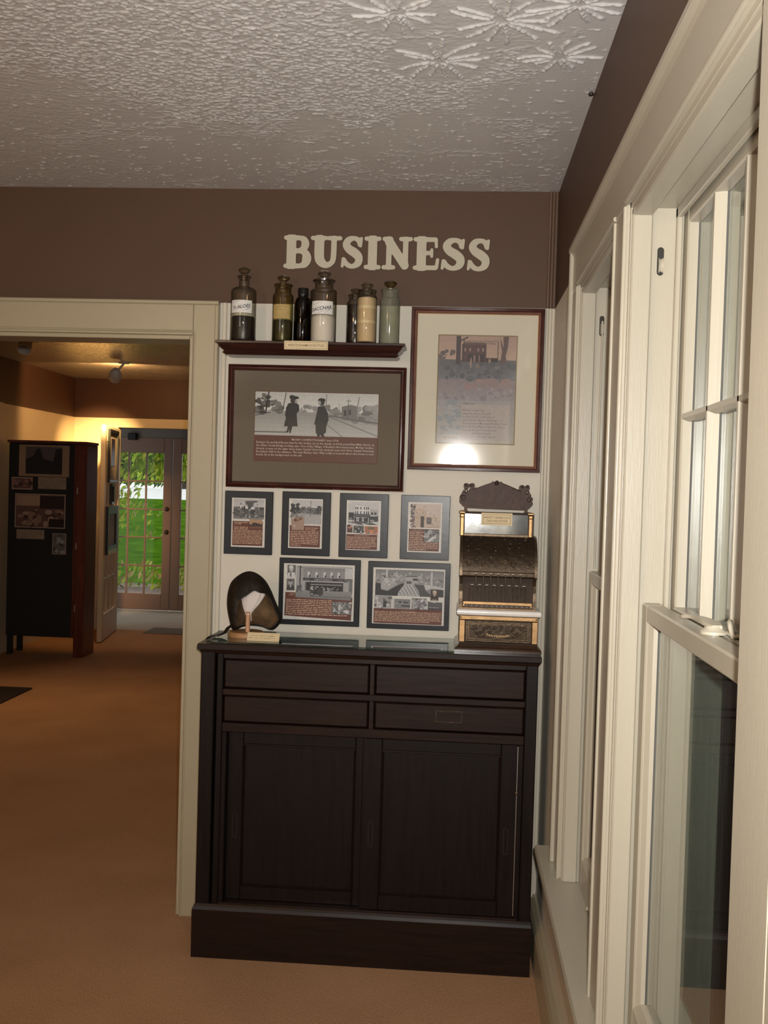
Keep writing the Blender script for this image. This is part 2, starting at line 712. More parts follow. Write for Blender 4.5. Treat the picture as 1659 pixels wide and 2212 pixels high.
def ceiling_mat(name, col, stars=True):
    T = NT(name)
    g = T.n('ShaderNodeNewGeometry')
    pos = g.outputs['Position']
    # fine brushed stipple
    mp = T.n('ShaderNodeMapping')
    mp.inputs['Scale'].default_value = (1.0, 1.9, 1.0)
    T.l(pos, mp.inputs['Vector'])
    # each dab has a long near slope and a steep far edge
    r1 = None
    for off, amp in ((0., 1.), (.005, .55)):
        ofs = T.n('ShaderNodeVectorMath', operation='SUBTRACT')
        ofs.inputs[1].default_value = (0, -off * 1.9, 0)
        T.l(mp.outputs[0], ofs.inputs[0])
        n1 = T.n('ShaderNodeTexNoise', i_Scale=52.0, i_Detail=4.0, i_Roughness=.6, i_Distortion=1.4)
        T.l(ofs.outputs[0], n1.inputs['Vector'])
        rr = T.n('ShaderNodeMapRange')
        rr.inputs['From Min'].default_value = .575
        rr.inputs['From Max'].default_value = .68
        rr.inputs['To Max'].default_value = amp
        T.l(n1.outputs['Fac'], rr.inputs['Value'])
        if r1 is None:
            r1 = rr
        else:
            mm_ = T.n('ShaderNodeMath', operation='MAXIMUM')
            T.l(r1.outputs[0], mm_.inputs[0])
            T.l(rr.outputs[0], mm_.inputs[1])
            r1 = mm_
    # patchiness: where the plaster was worked heavily
    n2 = T.n('ShaderNodeTexNoise', i_Scale=2.3, i_Detail=3.0)
    T.l(pos, n2.inputs['Vector'])
    r2_ = T.n('ShaderNodeMapRange')
    r2_.inputs['From Min'].default_value = .46
    r2_.inputs['From Max'].default_value = .62
    r2_.inputs['To Min'].default_value = .30
    T.l(n2.outputs['Fac'], r2_.inputs['Value'])
    # one broad heavily stippled area
    dv = T.n('ShaderNodeVectorMath', operation='DISTANCE')
    mp2 = T.n('ShaderNodeMapping')
    mp2.inputs['Scale'].default_value = (1.0, .95, 0.0)
    T.l(pos, mp2.inputs['Vector'])
    dv.inputs[1].default_value = (-.52, 2.12 * .95, 0)
    n3 = T.n('ShaderNodeTexNoise', i_Scale=3.0, i_Detail=3.0)
    T.l(pos, n3.inputs['Vector'])
    T.l(mp2.outputs[0], dv.inputs[0])
    ad = T.n('ShaderNodeMath', operation='MULTIPLY_ADD', i_1=.5, i_2=-.25)
    T.l(n3.outputs['Fac'], ad.inputs[0])
    sm = T.n('ShaderNodeMath', operation='ADD')
    T.l(dv.outputs['Value'], sm.inputs[0])
    T.l(ad.outputs[0], sm.inputs[1])
    r3 = T.n('ShaderNodeMapRange')
    r3.inputs['From Min'].default_value = .78
    r3.inputs['From Max'].default_value = .64
    T.l(sm.outputs[0], r3.inputs['Value'])
    mxm = T.n('ShaderNodeMath', operation='MAXIMUM')
    T.l(r2_.outputs[0], mxm.inputs[0])
    T.l(r3.outputs[0], mxm.inputs[1])
    h1 = T.n('ShaderNodeMath', operation='MULTIPLY')
    T.l(r1.outputs[0], h1.inputs[0])
    T.l(mxm.outputs[0], h1.inputs[1])
    height = h1.outputs[0]
    if stars:
        # stomp-brush rosettes
        vo = T.n('ShaderNodeTexVoronoi', i_Scale=4.2, i_Randomness=.7)
        T.l(pos, vo.inputs['Vector'])
        vsc = T.n('ShaderNodeVectorMath', operation='SUBTRACT')
        T.l(pos, vsc.inputs[0])
        T.l(vo.outputs['Position'], vsc.inputs[1])
        sx = T.n('ShaderNodeSeparateXYZ')
        T.l(vsc.outputs[0], sx.inputs[0])
        at = T.n('ShaderNodeMath', operation='ARCTAN2')
        T.l(sx.outputs['Y'], at.inputs[0])
        T.l(sx.outputs['X'], at.inputs[1])
        nw = T.n('ShaderNodeTexNoise', i_Scale=9.0, i_Detail=2.0)
        T.l(pos, nw.inputs['Vector'])
        ma = T.n('ShaderNodeMath', operation='MULTIPLY_ADD', i_1=13.0)
        T.l(at.outputs[0], ma.inputs[0])
        nws = T.n('ShaderNodeMath', operation='MULTIPLY', i_1=11.0)
        T.l(nw.outputs['Fac'], nws.inputs[0])
        T.l(nws.outputs[0], ma.inputs[2])
        sn = T.n('ShaderNodeMath', operation='SINE')
        T.l(ma.outputs[0], sn.inputs[0])
        ra = T.n('ShaderNodeMapRange')
        ra.inputs['From Min'].default_value = .50
        ra.inputs['From Max'].default_value = .95
        T.l(sn.outputs[0], ra.inputs['Value'])
        # only right-hand part, near the window wall
        dx = T.n('ShaderNodeSeparateXYZ')
        T.l(pos, dx.inputs[0])
        rx = T.n('ShaderNodeMapRange')
        rx.inputs['From Min'].default_value = -.20
        rx.inputs['From Max'].default_value = -.08
        T.l(dx.outputs['X'], rx.inputs['Value'])
        ry = T.n('ShaderNodeMapRange')
        ry.inputs['From Min'].default_value = 2.72
        ry.inputs['From Max'].default_value = 2.50
        T.l(dx.outputs['Y'], ry.inputs['Value'])
        k1 = T.n('ShaderNodeMath', operation='MULTIPLY')
        T.l(ra.outputs[0], k1.inputs[0])
        T.l(rx.outputs[0], k1.inputs[1])
        k2 = T.n('ShaderNodeMath', operation='MULTIPLY')
        T.l(k1.outputs[0], k2.inputs[0])
        T.l(ry.outputs[0], k2.inputs[1])
        k3 = T.n('ShaderNodeMath', operation='MULTIPLY_ADD', i_1=1.6)
        T.l(k2.outputs[0], k3.inputs[0])
        T.l(h1.outputs[0], k3.inputs[2])
        height = k3.outputs[0]
    bp = T.n('ShaderNodeBump', i_Strength=1.0, i_Distance=.018)
    T.l(height, bp.inputs['Height'])
    T.l(bp.outputs['Normal'], T.b.inputs['Normal'])
    # highlights painted into the colour: raised dabs lighter, flats between them darker
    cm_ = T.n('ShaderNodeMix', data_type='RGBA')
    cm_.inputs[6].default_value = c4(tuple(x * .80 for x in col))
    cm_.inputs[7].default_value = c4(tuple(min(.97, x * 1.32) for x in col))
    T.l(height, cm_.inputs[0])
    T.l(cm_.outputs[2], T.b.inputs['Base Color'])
    T.b.inputs['Roughness'].default_value = .30
    T.b.inputs['Specular IOR Level'].default_value = 1.0
    T.b.inputs['Coat Weight'].default_value = .9
    T.b.inputs['Coat Roughness'].default_value = .22
    T.l(bp.outputs['Normal'], T.b.inputs['Coat Normal'])
    MT[name] = T.m


mat('ceiling_paint', (.66, .655, .645), .30, spec=.8, bump=(130, .10))
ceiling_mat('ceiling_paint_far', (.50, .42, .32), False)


def carpet_mat(name, a, b):
    T = NT(name)
    g = T.n('ShaderNodeNewGeometry')
    n1 = T.n('ShaderNodeTexNoise', i_Scale=240.0, i_Detail=3.0)
    n2 = T.n('ShaderNodeTexNoise', i_Scale=2.2, i_Detail=5.0)
    mp = T.n('ShaderNodeMapping')
    mp.inputs['Scale'].default_value = (1.6, .55, 1)
    T.l(g.outputs['Position'], mp.inputs['Vector'])
    T.l(mp.outputs[0], n1.inputs['Vector'])
    T.l(g.outputs['Position'], n2.inputs['Vector'])
    mm = T.n('ShaderNodeMath', operation='MULTIPLY_ADD', i_1=.75)
    T.l(n1.outputs['Fac'], mm.inputs[0])
    m3 = T.n('ShaderNodeMath', operation='MULTIPLY', i_1=.25)
    T.l(n2.outputs['Fac'], m3.inputs[0])
    T.l(m3.outputs[0], mm.inputs[2])
    rp = T.n('ShaderNodeValToRGB')
    rp.color_ramp.elements[0].position = .34
    rp.color_ramp.elements[1].position = .66
    rp.color_ramp.elements[0].color = c4(a)
    rp.color_ramp.elements[1].color = c4(b)
    T.l(mm.outputs[0], rp.inputs['Fac'])
    T.l(rp.outputs['Color'], T.b.inputs['Base Color'])
    bp = T.n('ShaderNodeBump', i_Strength=.5, i_Distance=.006)
    T.l(n1.outputs['Fac'], bp.inputs['Height'])
    T.l(bp.outputs['Normal'], T.b.inputs['Normal'])
    T.b.inputs['Roughness'].default_value = .95
    T.b.inputs['Specular IOR Level'].default_value = .1
    MT[name] = T.m


carpet_mat('carpet', (.33, .187, .098), (.58, .35, .20))
carpet_mat('pale_floor', (.44, .39, .32), (.58, .53, .45))
carpet_mat('rug_dark', (.02, .016, .014), (.06, .045, .04))

wood('cabinet_wood', (.006, .0032, .0024), (.019, .0085, .0055), .34, (2.2, 6, 30), .32)
wood('cabinet_wood_h', (.007, .0036, .0026), (.024, .0105, .0065), .32, (2.2, 6, 30), .32)
wood('cabinet_wood_v', (.0035, .0022, .0018), (.011, .0058, .0042), .42, (26, 6, 1.6), .22)
wood('shelf_wood', (.020, .006, .005), (.042, .012, .009), .25, (2, 8, 30), .5)
wood('frame_wood', (.030, .008, .006), (.075, .020, .014), .22, (6, 6, 6), .5, .3)
wood('frame_wood_lip', (.16, .07, .05), (.24, .12, .09), .25, (6, 6, 6), .5)
wood('mahogany', (.075, .016, .010), (.17, .036, .022), .3, (8, 8, 1.5), .5)
wood('stand_wood', (.28, .14, .055), (.42, .23, .10), .45, (12, 12, 2))
wood('register_wood', (.014, .007, .004), (.06, .028, .012), .22, (2, 8, 30), .5, .4)
mat('gilt', (.62, .42, .20), .35, 1.)
mat('mat_taupe', (.165, .138, .108), .9, noise=(180, .14), bump=(300, .1))
mat('mat_cream', (.68, .64, .54), .85, noise=(180, .04))
mat('mat_bevel', (.30, .24, .14), .6)
mat('board_laminate', (.011, .0125, .015), .30, spec=.30, noise=(60, .25), bump=(40, .05))
mat('card', (.70, .58, .36), .6, noise=(40, .06))
mat('letter_paint', (.52, .485, .375), .5, noise=(20, .05))
glass('picture_glass', (.98, .98, .97), (.92, .93, .92), .060, 1.42)
glass('plate_glass', (.84, .90, .87), (.25, .38, .34), .03, 1.5, .10, (.35, .38, .36))
glass('bottle_clear', (.95, .95, .90), (.16, .165, .14), .02, 1.5)
glass('bottle_dusty', (.86, .87, .80), (.22, .23, .19), .10, 1.5, .42, (.40, .40, .33))
glass('bottle_yellow', (.90, .87, .66), (.13, .12, .07), .02, 1.5)
glass('bottle_amber', (.16, .055, .012), (.01, .004, .002), .02, 1.5)
glass('window_glass', (.93, .95, .93), (.80, .85, .82), .01, 1.45, .05, (.45, .46, .44), (8, 8, .35))
glass('door_glass', (.97, .98, .97), (.90, .93, .91), .02, 1.18)
mat('brass', (.40, .25, .12), .44, 1., bump=(60, .10), noise=(22, .35))
mat('bronze', (.060, .040, .024), .45, .7, noise=(70, .45), bump=(80, .35))
mat('bronze_light', (.115, .080, .050), .40, .8, noise=(70, .4), bump=(90, .2))
mat('iron_bronze', (.036, .016, .010), .50, .45, noise=(40, .4), bump=(50, .3))
mat('key_dark', (.045, .028, .018), .45, .5)
mat('key_cap', (.55, .50, .42), .3)
mat('marble', (.86, .84, .80), .18, noise=(18, .08))
mat('mirror', (.60, .63, .63), .085, 1., noise=(22, .28), bump=(30, .03))
mat('leather', (.020, .012, .006), .66, noise=(26, .75), bump=(45, .9), spec=.25)
mat('leather_edge', (.016, .011, .008), .5, bump=(70, .3))
mat('lining', (.20, .115, .050), .85, noise=(26, .55), bump=(60, .4))
mat('cloth_white', (.66, .60, .56), .85, bump=(60, .25))
mat('pole_pine', (.55, .30, .17), .5, noise=(20, .15), stretch=(4, 4, .5))
mat('sugar', (.78, .70, .64), .85, bump=(200, .2))
mat('powder', (.66, .48, .29), .8, noise=(30, .08))
mat('powder_line', (.74, .60, .36), .5)
mat('resin', (.022, .012, .012), .25, noise=(30, .5), bump=(40, .4))
mat('tincture', (.030, .022, .020), .35, noise=(18, .5))
mat('olive', (.055, .048, .026), .3, noise=(20, .5))
mat('cap_black', (.008, .008, .008), .3)
mat('label_white', (.74, .73, .69), .6)
mat('label_yellow', (.50, .36, .13), .7, noise=(30, .25))
mat('steel', (.55, .53, .47), .35, 1.)
mat('lamp_white', (.62, .58, .52), .4)
mat('black_board', (.008, .0075, .007), .7)
mat('black_frame', (.006, .006, .006), .4)
mat('photo_tan', (.34, .26, .19), .7, noise=(14, .3))
mat('sunroom_paint', (.15, .13, .105), .7)
mat('door_brown', (.19, .108, .068), .5)
mat('leaf_paint', (.58, .47, .33), .45)
mat('mulch', (.20, .14, .11), .9, noise=(5, .5), bump=(20, .5))
mat('leaf_green', (.16, .32, .03), .6, spec=.1, noise=(1.3, .4), col2=(.36, .40, .03))
mat('leaf_yellow', (.42, .42, .05), .6, spec=.1, noise=(1.3, .4), col2=(.18, .30, .02))
mat('leaf_fallen', (.42, .34, .12), .8, noise=(3, .4))
mat('bark', (.05, .035, .025), .9, bump=(20, .5))
mat('pale_drive', (.80, .80, .78), .8)
mat('far_hedge', (.05, .11, .02), .9, noise=(4, .5))


def grass_mat():
    T = NT('grass')
    g = T.n('ShaderNodeNewGeometry')
    n1 = T.n('ShaderNodeTexNoise', i_Scale=3.0, i_Detail=8.0)
    T.l(g.outputs['Position'], n1.inputs['Vector'])
    rp = T.n('ShaderNodeValToRGB')
    rp.color_ramp.elements[0].position = .32
    rp.color_ramp.elements[1].position = .72
    rp.color_ramp.elements[0].color = (.035, .10, .006, 1)
    rp.color_ramp.elements[1].color = (.090, .19, .012, 1)
    T.l(n1.outputs['Fac'], rp.inputs['Fac'])
    T.l(rp.outputs['Color'], T.b.inputs['Base Color'])
    T.b.inputs['Roughness'].default_value = .9
    T.b.inputs['Specular IOR Level'].default_value = 0.0
    MT['grass'] = T.m


def print_mat():
    T = NT('print')
    a = T.n('ShaderNodeAttribute', attribute_name='Col')
    g = T.n('ShaderNodeNewGeometry')
    nz = T.n('ShaderNodeTexNoise', i_Scale=260.0, i_Detail=4.0)
    T.l(g.outputs['Position'], nz.inputs['Vector'])
    mr = T.n('ShaderNodeMapRange')
    mr.inputs['To Min'].default_value = .70
    mr.inputs['To Max'].default_value = 1.30
    T.l(nz.outputs['Fac'], mr.inputs['Value'])
    vm = T.n('ShaderNodeVectorMath', operation='SCALE')
    T.l(a.outputs['Color'], vm.inputs[0])
    T.l(mr.outputs[0], vm.inputs['Scale'])
    T.l(vm.outputs[0], T.b.inputs['Base Color'])
    T.b.inputs['Roughness'].default_value = .45
    T.b.inputs['Specular IOR Level'].default_value = .35
    MT['print'] = T.m


grass_mat()
print_mat()

# ================================================================ THE SETTING
XR, D, ZC, ZB = .325, 3.5, 2.54, 2.147


def struct(name, mb, m, origin=None, smooth=None):
    o = mb.build(name, m, None, smooth, origin or (0, 0, 0))
    o['kind'] = 'structure'
    return o


def struct_root(name, loc):
    return thing(name, loc, kind='structure')


struct('floor', MB().box(-3.95, .62, -3.6, 10.15, -.06, 0), MT['carpet'])
struct('floor', MB().box(-5.7, -.8, 10.15, 11.82, -.06, 0), MT['pale_floor'])


def value_noise(X, Y, seed, oct_=3, rough=.55):
    R_ = np.random.RandomState(seed)
    T_ = R_.rand(256, 256)
    out, amp, tot = np.zeros(X.shape), 1., 0.
    for _ in range(oct_):
        ix, iy = np.floor(X).astype(int), np.floor(Y).astype(int)
        fx, fy = X - ix, Y - iy
        fx, fy = fx * fx * (3 - 2 * fx), fy * fy * (3 - 2 * fy)
        g_ = lambda a, b_: T_[a & 255, b_ & 255]
        v_ = (g_(ix, iy) * (1 - fx) + g_(ix + 1, iy) * fx) * (1 - fy) + (g_(ix, iy + 1) * (1 - fx) + g_(ix + 1, iy + 1) * fx) * fy
        out += amp * v_
        tot += amp
        amp *= rough
        X, Y = X * 2.03 + 17.3, Y * 2.03 + 9.1
    return out / tot


def sstep(a, b_, v):
    t = np.clip((v - a) / (b_ - a), 0, 1)
    return t * t * (3 - 2 * t)


def textured_ceiling():
    """plaster ceiling: stippled dabs and brush rosettes modelled as relief where the room is seen, flat elsewhere"""
    x0, x1, y0, y1, sp = -1.85, XR, .90, D, .0027
    gx = np.linspace(x0, x1, int((x1 - x0) / sp))
    gy = np.concatenate([np.arange(y0, 2.02, .0046), np.linspace(2.02, y1, int((y1 - 2.02) / .0026))])
    nx, ny = len(gx), len(gy)
    X, Y = np.meshgrid(gx, gy, indexing='ij')
    n = value_noise(X * 100, Y * 145, 3, 3, .6)
    n2 = value_noise(X * 7, Y * 7, 11, 3)
    big = sstep(.80, .66, np.hypot(X + .50, (Y - 2.08) * .92) + (n2 - .5) * .34)
    patch = sstep(.56, .66, value_noise(X * 5.5 + 4, Y * 9, 21, 3)) * .55
    left = sstep(-.75, -1.1, X) * .25
    m = np.maximum(np.maximum(big, patch), left)
    h = sstep(.46, .64, n) * .0025 * m + sstep(.77, .83, value_noise(X * 60 + 7, Y * 85, 5, 2)) * .0020
    R_ = random.Random(12)
    star = np.zeros(X.shape)
    near = np.full(X.shape, 9.)
    for cx, cy, rad in ((-.065, 2.44, .135), (.075, 2.235, .15), (-.155, 2.20, .12), (.215, 2.42, .10), (.23, 2.16, .12)):
        k = 13
        for i in range(k):
            a = 2 * math.pi * (i + R_.uniform(-.3, .3)) / k
            r0, r1_ = R_.uniform(.012, .03), rad * R_.uniform(.6, 1.0)
            bend = R_.uniform(-.25, .25)
            pts_ = [(cx + r * math.cos(a + bend * (r / rad) ** 2), cy + r * math.sin(a + bend * (r / rad) ** 2), 0.) for r in np.linspace(r0, r1_, 5)]
            d = stroke(X, Y, pts_)
            wob_ = .0032 + .0022 * (n - .5) * 2
            star = np.maximum(star, np.exp(-(d / wob_) ** 2) * .0050 * (.55 + .9 * n))
        near = np.minimum(near, np.hypot(X - cx, Y - cy) / rad)
    h = h * (1 - .8 * sstep(1.1, .85, near)) + star
    edge = np.minimum(np.minimum(sstep(x0, x0 + .3, X), sstep(x1, x1 - .012, X)), np.minimum(sstep(y0, y0 + .5, Y), sstep(y1, y1 - .012, Y)))
    Z = ZC - h * edge
    co = np.stack([X, Y, Z], -1).reshape(-1, 3)
    idx = np.arange(nx * ny).reshape(nx, ny)
    q = np.stack([idx[:-1, :-1], idx[:-1, 1:], idx[1:, 1:], idx[1:, :-1]], -1).reshape(-1, 4)
    base = len(co)
    ex = np.array([(-3.3, -3.6), (XR, -3.6), (XR, y0), (x0, y0), (-3.3, y0), (x0, D), (-3.3, D)])
    co = np.vstack([co, np.column_stack([ex, np.full(len(ex), ZC)]), np.array([(-3.3, -3.6, ZC + .08), (XR, -3.6, ZC + .08), (XR, D, ZC + .08), (-3.3, D, ZC + .08)])])
    b_ = base
    extra = np.array([(b_, b_ + 4, b_ + 2, b_ + 1), (b_ + 4, b_ + 6, b_ + 5, b_ + 3), (b_ + 7, b_ + 8, b_ + 9, b_ + 10)])
    F = np.vstack([q, extra])
    me = bpy.data.meshes.new('ceiling')
    me.vertices.add(len(co))
    me.vertices.foreach_set('co', co.astype(np.float32).ravel())
    me.loops.add(F.size)
    me.loops.foreach_set('vertex_index', F.astype(np.int32).ravel())
    me.polygons.add(len(F))
    me.polygons.foreach_set('loop_start', np.arange(0, F.size, 4, dtype=np.int32))
    me.polygons.foreach_set('use_smooth', np.ones(len(F), dtype=bool))
    me.update(calc_edges=True)
    me.validate()
    me.materials.append(MT['ceiling_paint'])
    o = bpy.data.objects.new('ceiling', me)
    link(o)
    o['kind'] = 'structure'


textured_ceiling()
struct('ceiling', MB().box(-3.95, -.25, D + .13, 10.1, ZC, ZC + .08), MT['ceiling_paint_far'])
struct('ceiling', MB().box(-5.7, -.8, 10.2, 11.82, 2.40, 2.5), MT['sunroom_paint'])
OPL, OPR, OPT = -2.70, -.916, 2.03      # wide opening in the back wall
wb = MB()
wb.box(OPR, XR + .2, D, D + .13, 0, ZC)
wb.box(OPL, OPR, D, D + .13, OPT, ZC)
wb.box(-3.95, OPL, D, D + .13, 0, ZC)
struct('wall_back', wb, MT['wall_paint'])
struct('wall_left', MB().box(-3.3, -3.2, -3.6, D, 0, ZC), MT['wall_paint'])
struct('wall_front', MB().box(-3.3, XR + .2, -3.6, -3.5, 0, ZC), MT['wall_paint'])
# right wall with two window openings
WIN = {1: (1.095, 1.935), 2: (2.065, 2.68)}
WZ0, WZ1 = .49, 2.07
wr = MB()
XO = .47
wr.box(XR, XO, 2.68, D, 0, ZC)
wr.box(XR, XO, 1.935, 2.065, WZ0, WZ1)
wr.box(XR, XO, 1.095, 2.68, 0, WZ0)
wr.box(XR, XO, 1.095, 2.68, WZ1, ZC)
wr.box(XR, XO, -3.6, 1.095, 0, ZC)
struct('wall_right', wr, MT['wall_paint'])
# dark enclosure added outside the two windows to keep daylight out
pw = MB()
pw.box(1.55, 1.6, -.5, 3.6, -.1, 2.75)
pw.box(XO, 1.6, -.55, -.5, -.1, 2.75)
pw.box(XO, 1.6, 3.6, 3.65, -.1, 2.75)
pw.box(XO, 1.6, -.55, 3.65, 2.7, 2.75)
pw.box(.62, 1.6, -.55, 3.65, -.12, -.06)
struct('added_enclosure', pw, MT['matte_dark'])

# second room
wf = MB()
wf.box(-3.95, -3.85, D + .13, 10.2, 0, ZC)
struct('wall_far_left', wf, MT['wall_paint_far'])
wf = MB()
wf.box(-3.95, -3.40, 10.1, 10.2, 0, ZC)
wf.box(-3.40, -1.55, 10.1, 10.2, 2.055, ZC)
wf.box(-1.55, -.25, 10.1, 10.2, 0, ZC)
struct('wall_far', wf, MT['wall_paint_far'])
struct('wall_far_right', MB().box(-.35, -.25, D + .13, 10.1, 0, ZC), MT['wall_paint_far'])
# sun room
ws = MB()
ws.box(-5.7, -5.6, 10.2, 11.82, 0, 2.4)
ws.box(-.9, -.8, 10.2, 11.82, 0, 2.4)
ws.box(-5.7, -4.13, 11.7, 11.82, 0, 2.4)
ws.box(-2.43, -.8, 11.7, 11.82, 0, 2.4)
ws.box(-4.13, -2.43, 11.7, 11.82, 2.03, 2.4)
struct('wall_sunroom', ws, MT['sunroom_paint'])


# ---- casing of the wide opening
tr = struct_root('trim_1', (OPR, D, 0))
cw = .090
cas = MB()
cas.box(OPR, OPR + cw, D - .018, D, 0, OPT + .118, .003)
cas.build('side_casing', MT['trim_paint'], tr)
cas = MB()
cas.box(OPL - cw, OPL, D - .018, D, 0, OPT + .118, .003)
cas.build('side_casing', MT['trim_paint'], tr)
cas = MB()
cas.box(OPL, OPR, D - .018, D, OPT + .002, OPT + .118, .002)
cas.build('head_casing', MT['trim_paint'], tr)
bb = MB()
bb.box(OPL - cw, OPR + cw, D - .026, D, OPT + .106, OPT + .12, .003)
bb.build('back_band', MT['trim_paint'], tr)
bb = MB()
bb.box(OPR + cw - .013, OPR + cw + .001, D - .026, D, 0, OPT + .106, .003)
bb.build('back_band', MT['trim_paint'], tr)
bd = MB()
bd.tube([(OPL, D - .018, OPT + .014), (OPR + .004, D - .018, OPT + .014)], .0045, 8)
bd.tube([(OPR + .006, D - .017, OPT + .014), (OPR + .006, D - .017, 0)], .0035, 8)
bd.build('bead', MT['trim_paint'], tr, 40)
jb = MB()
jb.box(OPR - .014, OPR + .002, D - .004, D + .134, 0, OPT, .002)
jb.build('jamb', MT['trim_paint'], tr)
jb = MB()
jb.box(OPL, OPR - .014, D - .004, D + .134, OPT - .012, OPT + .003, .002)
jb.build('head_jamb', MT['trim_paint'], tr)
# narrow strip beside the casing and reeded corner strip
tr = struct_root('trim_2', (-.81, D, 0))
MB().box(-.815, -.801, D - .010, D, 0, ZB, .002).build('strip', MT['trim_corner'], tr)
tr = struct_root('trim_3', (.305, D, 0))
for nm, z0, z1, mm in (('corner_strip', 0, ZB, 'trim_corner'), ('corner_strip', ZB, ZC, 'trim_brown')):
    q = MB()
    for k in range(3):
        xa = .2935 + k * .0105
        q.box(xa, xa + .009, D - .014 + k * .002, D, z0, z1, .003)
    q.build(nm, MT[mm], tr)

# ---- right wall joinery : casing, stool, apron, baseboard
XC = .305
tr = struct_root('trim_4', (XC, 1.9, .5))
P_ = MT['window_paint']


def part(name, mb, parent, m=None, smooth=None):
    return mb.build(name, m or P_, parent, smooth)


part('side_casing', MB().box(XC, XR, 2.68, 2.80, .51, 2.065, .003), tr)
part('mullion_casing', MB().box(XC, XR, 1.935, 2.065, .51, 2.065, .003), tr)
part('side_casing', MB().box(XC, XR, .965, 1.095, .51, 2.065, .003), tr)
part('head_casing', MB().box(XC, XR, .965, 2.80, 2.065, 2.178, .003), tr)
part('back_band', MB().box(XC - .010, XR, 2.797, 2.815, .51, 2.178, .003), tr)
part('back_band', MB().box(XC, XR, .930, .9665, .51, 2.187, .003), tr)
part('back_band', MB().prism([(XC - .012, 2.186), (XC - .012, 2.176), (XC - .004, 2.168), (XC, 2.160), (XR, 2.160), (XR, 2.186)], 'y', .965, 2.815), tr)
for yy in (2.686, 2.059, 1.941):
    part('bead', MB().tube([(XC, yy, .51), (XC, yy, 2.06)], .005, 8), tr, smooth=50)
for ya, yb in ((2.063, 2.683), (1.10, 1.939)):
    part('bead', MB().tube([(XC, ya, 2.070), (XC, yb, 2.070)], .005, 8), tr, smooth=50)
part('stool', MB().prism([(.268, .510), (.264, .503), (.264, .492), (.268, .485), (.37, .485), (.37, .510)], 'y', .90, 2.93), tr)
part('apron', MB().prism([(XR - .018, .485), (XR - .018, .40), (XR - .010, .392), (XR, .392), (XR, .485)], 'y', .95, 2.85), tr)
bb = MB()
bb.prism([(XR, 0), (XR - .026, 0), (XR - .026, .118), (XR - .020, .132), (XR - .008, .146), (XR, .150)], 'y', -3.5, 3.5)
struct('baseboard_right', bb, MT['trim_paint'])
bb = MB()
bb.prism([(D, 0), (D - .016, 0), (D - .016, .12), (D - .008, .14), (D, .145)], 'x', -.80, XR - .026)
struct('baseboard_back', bb, MT['trim_paint'])


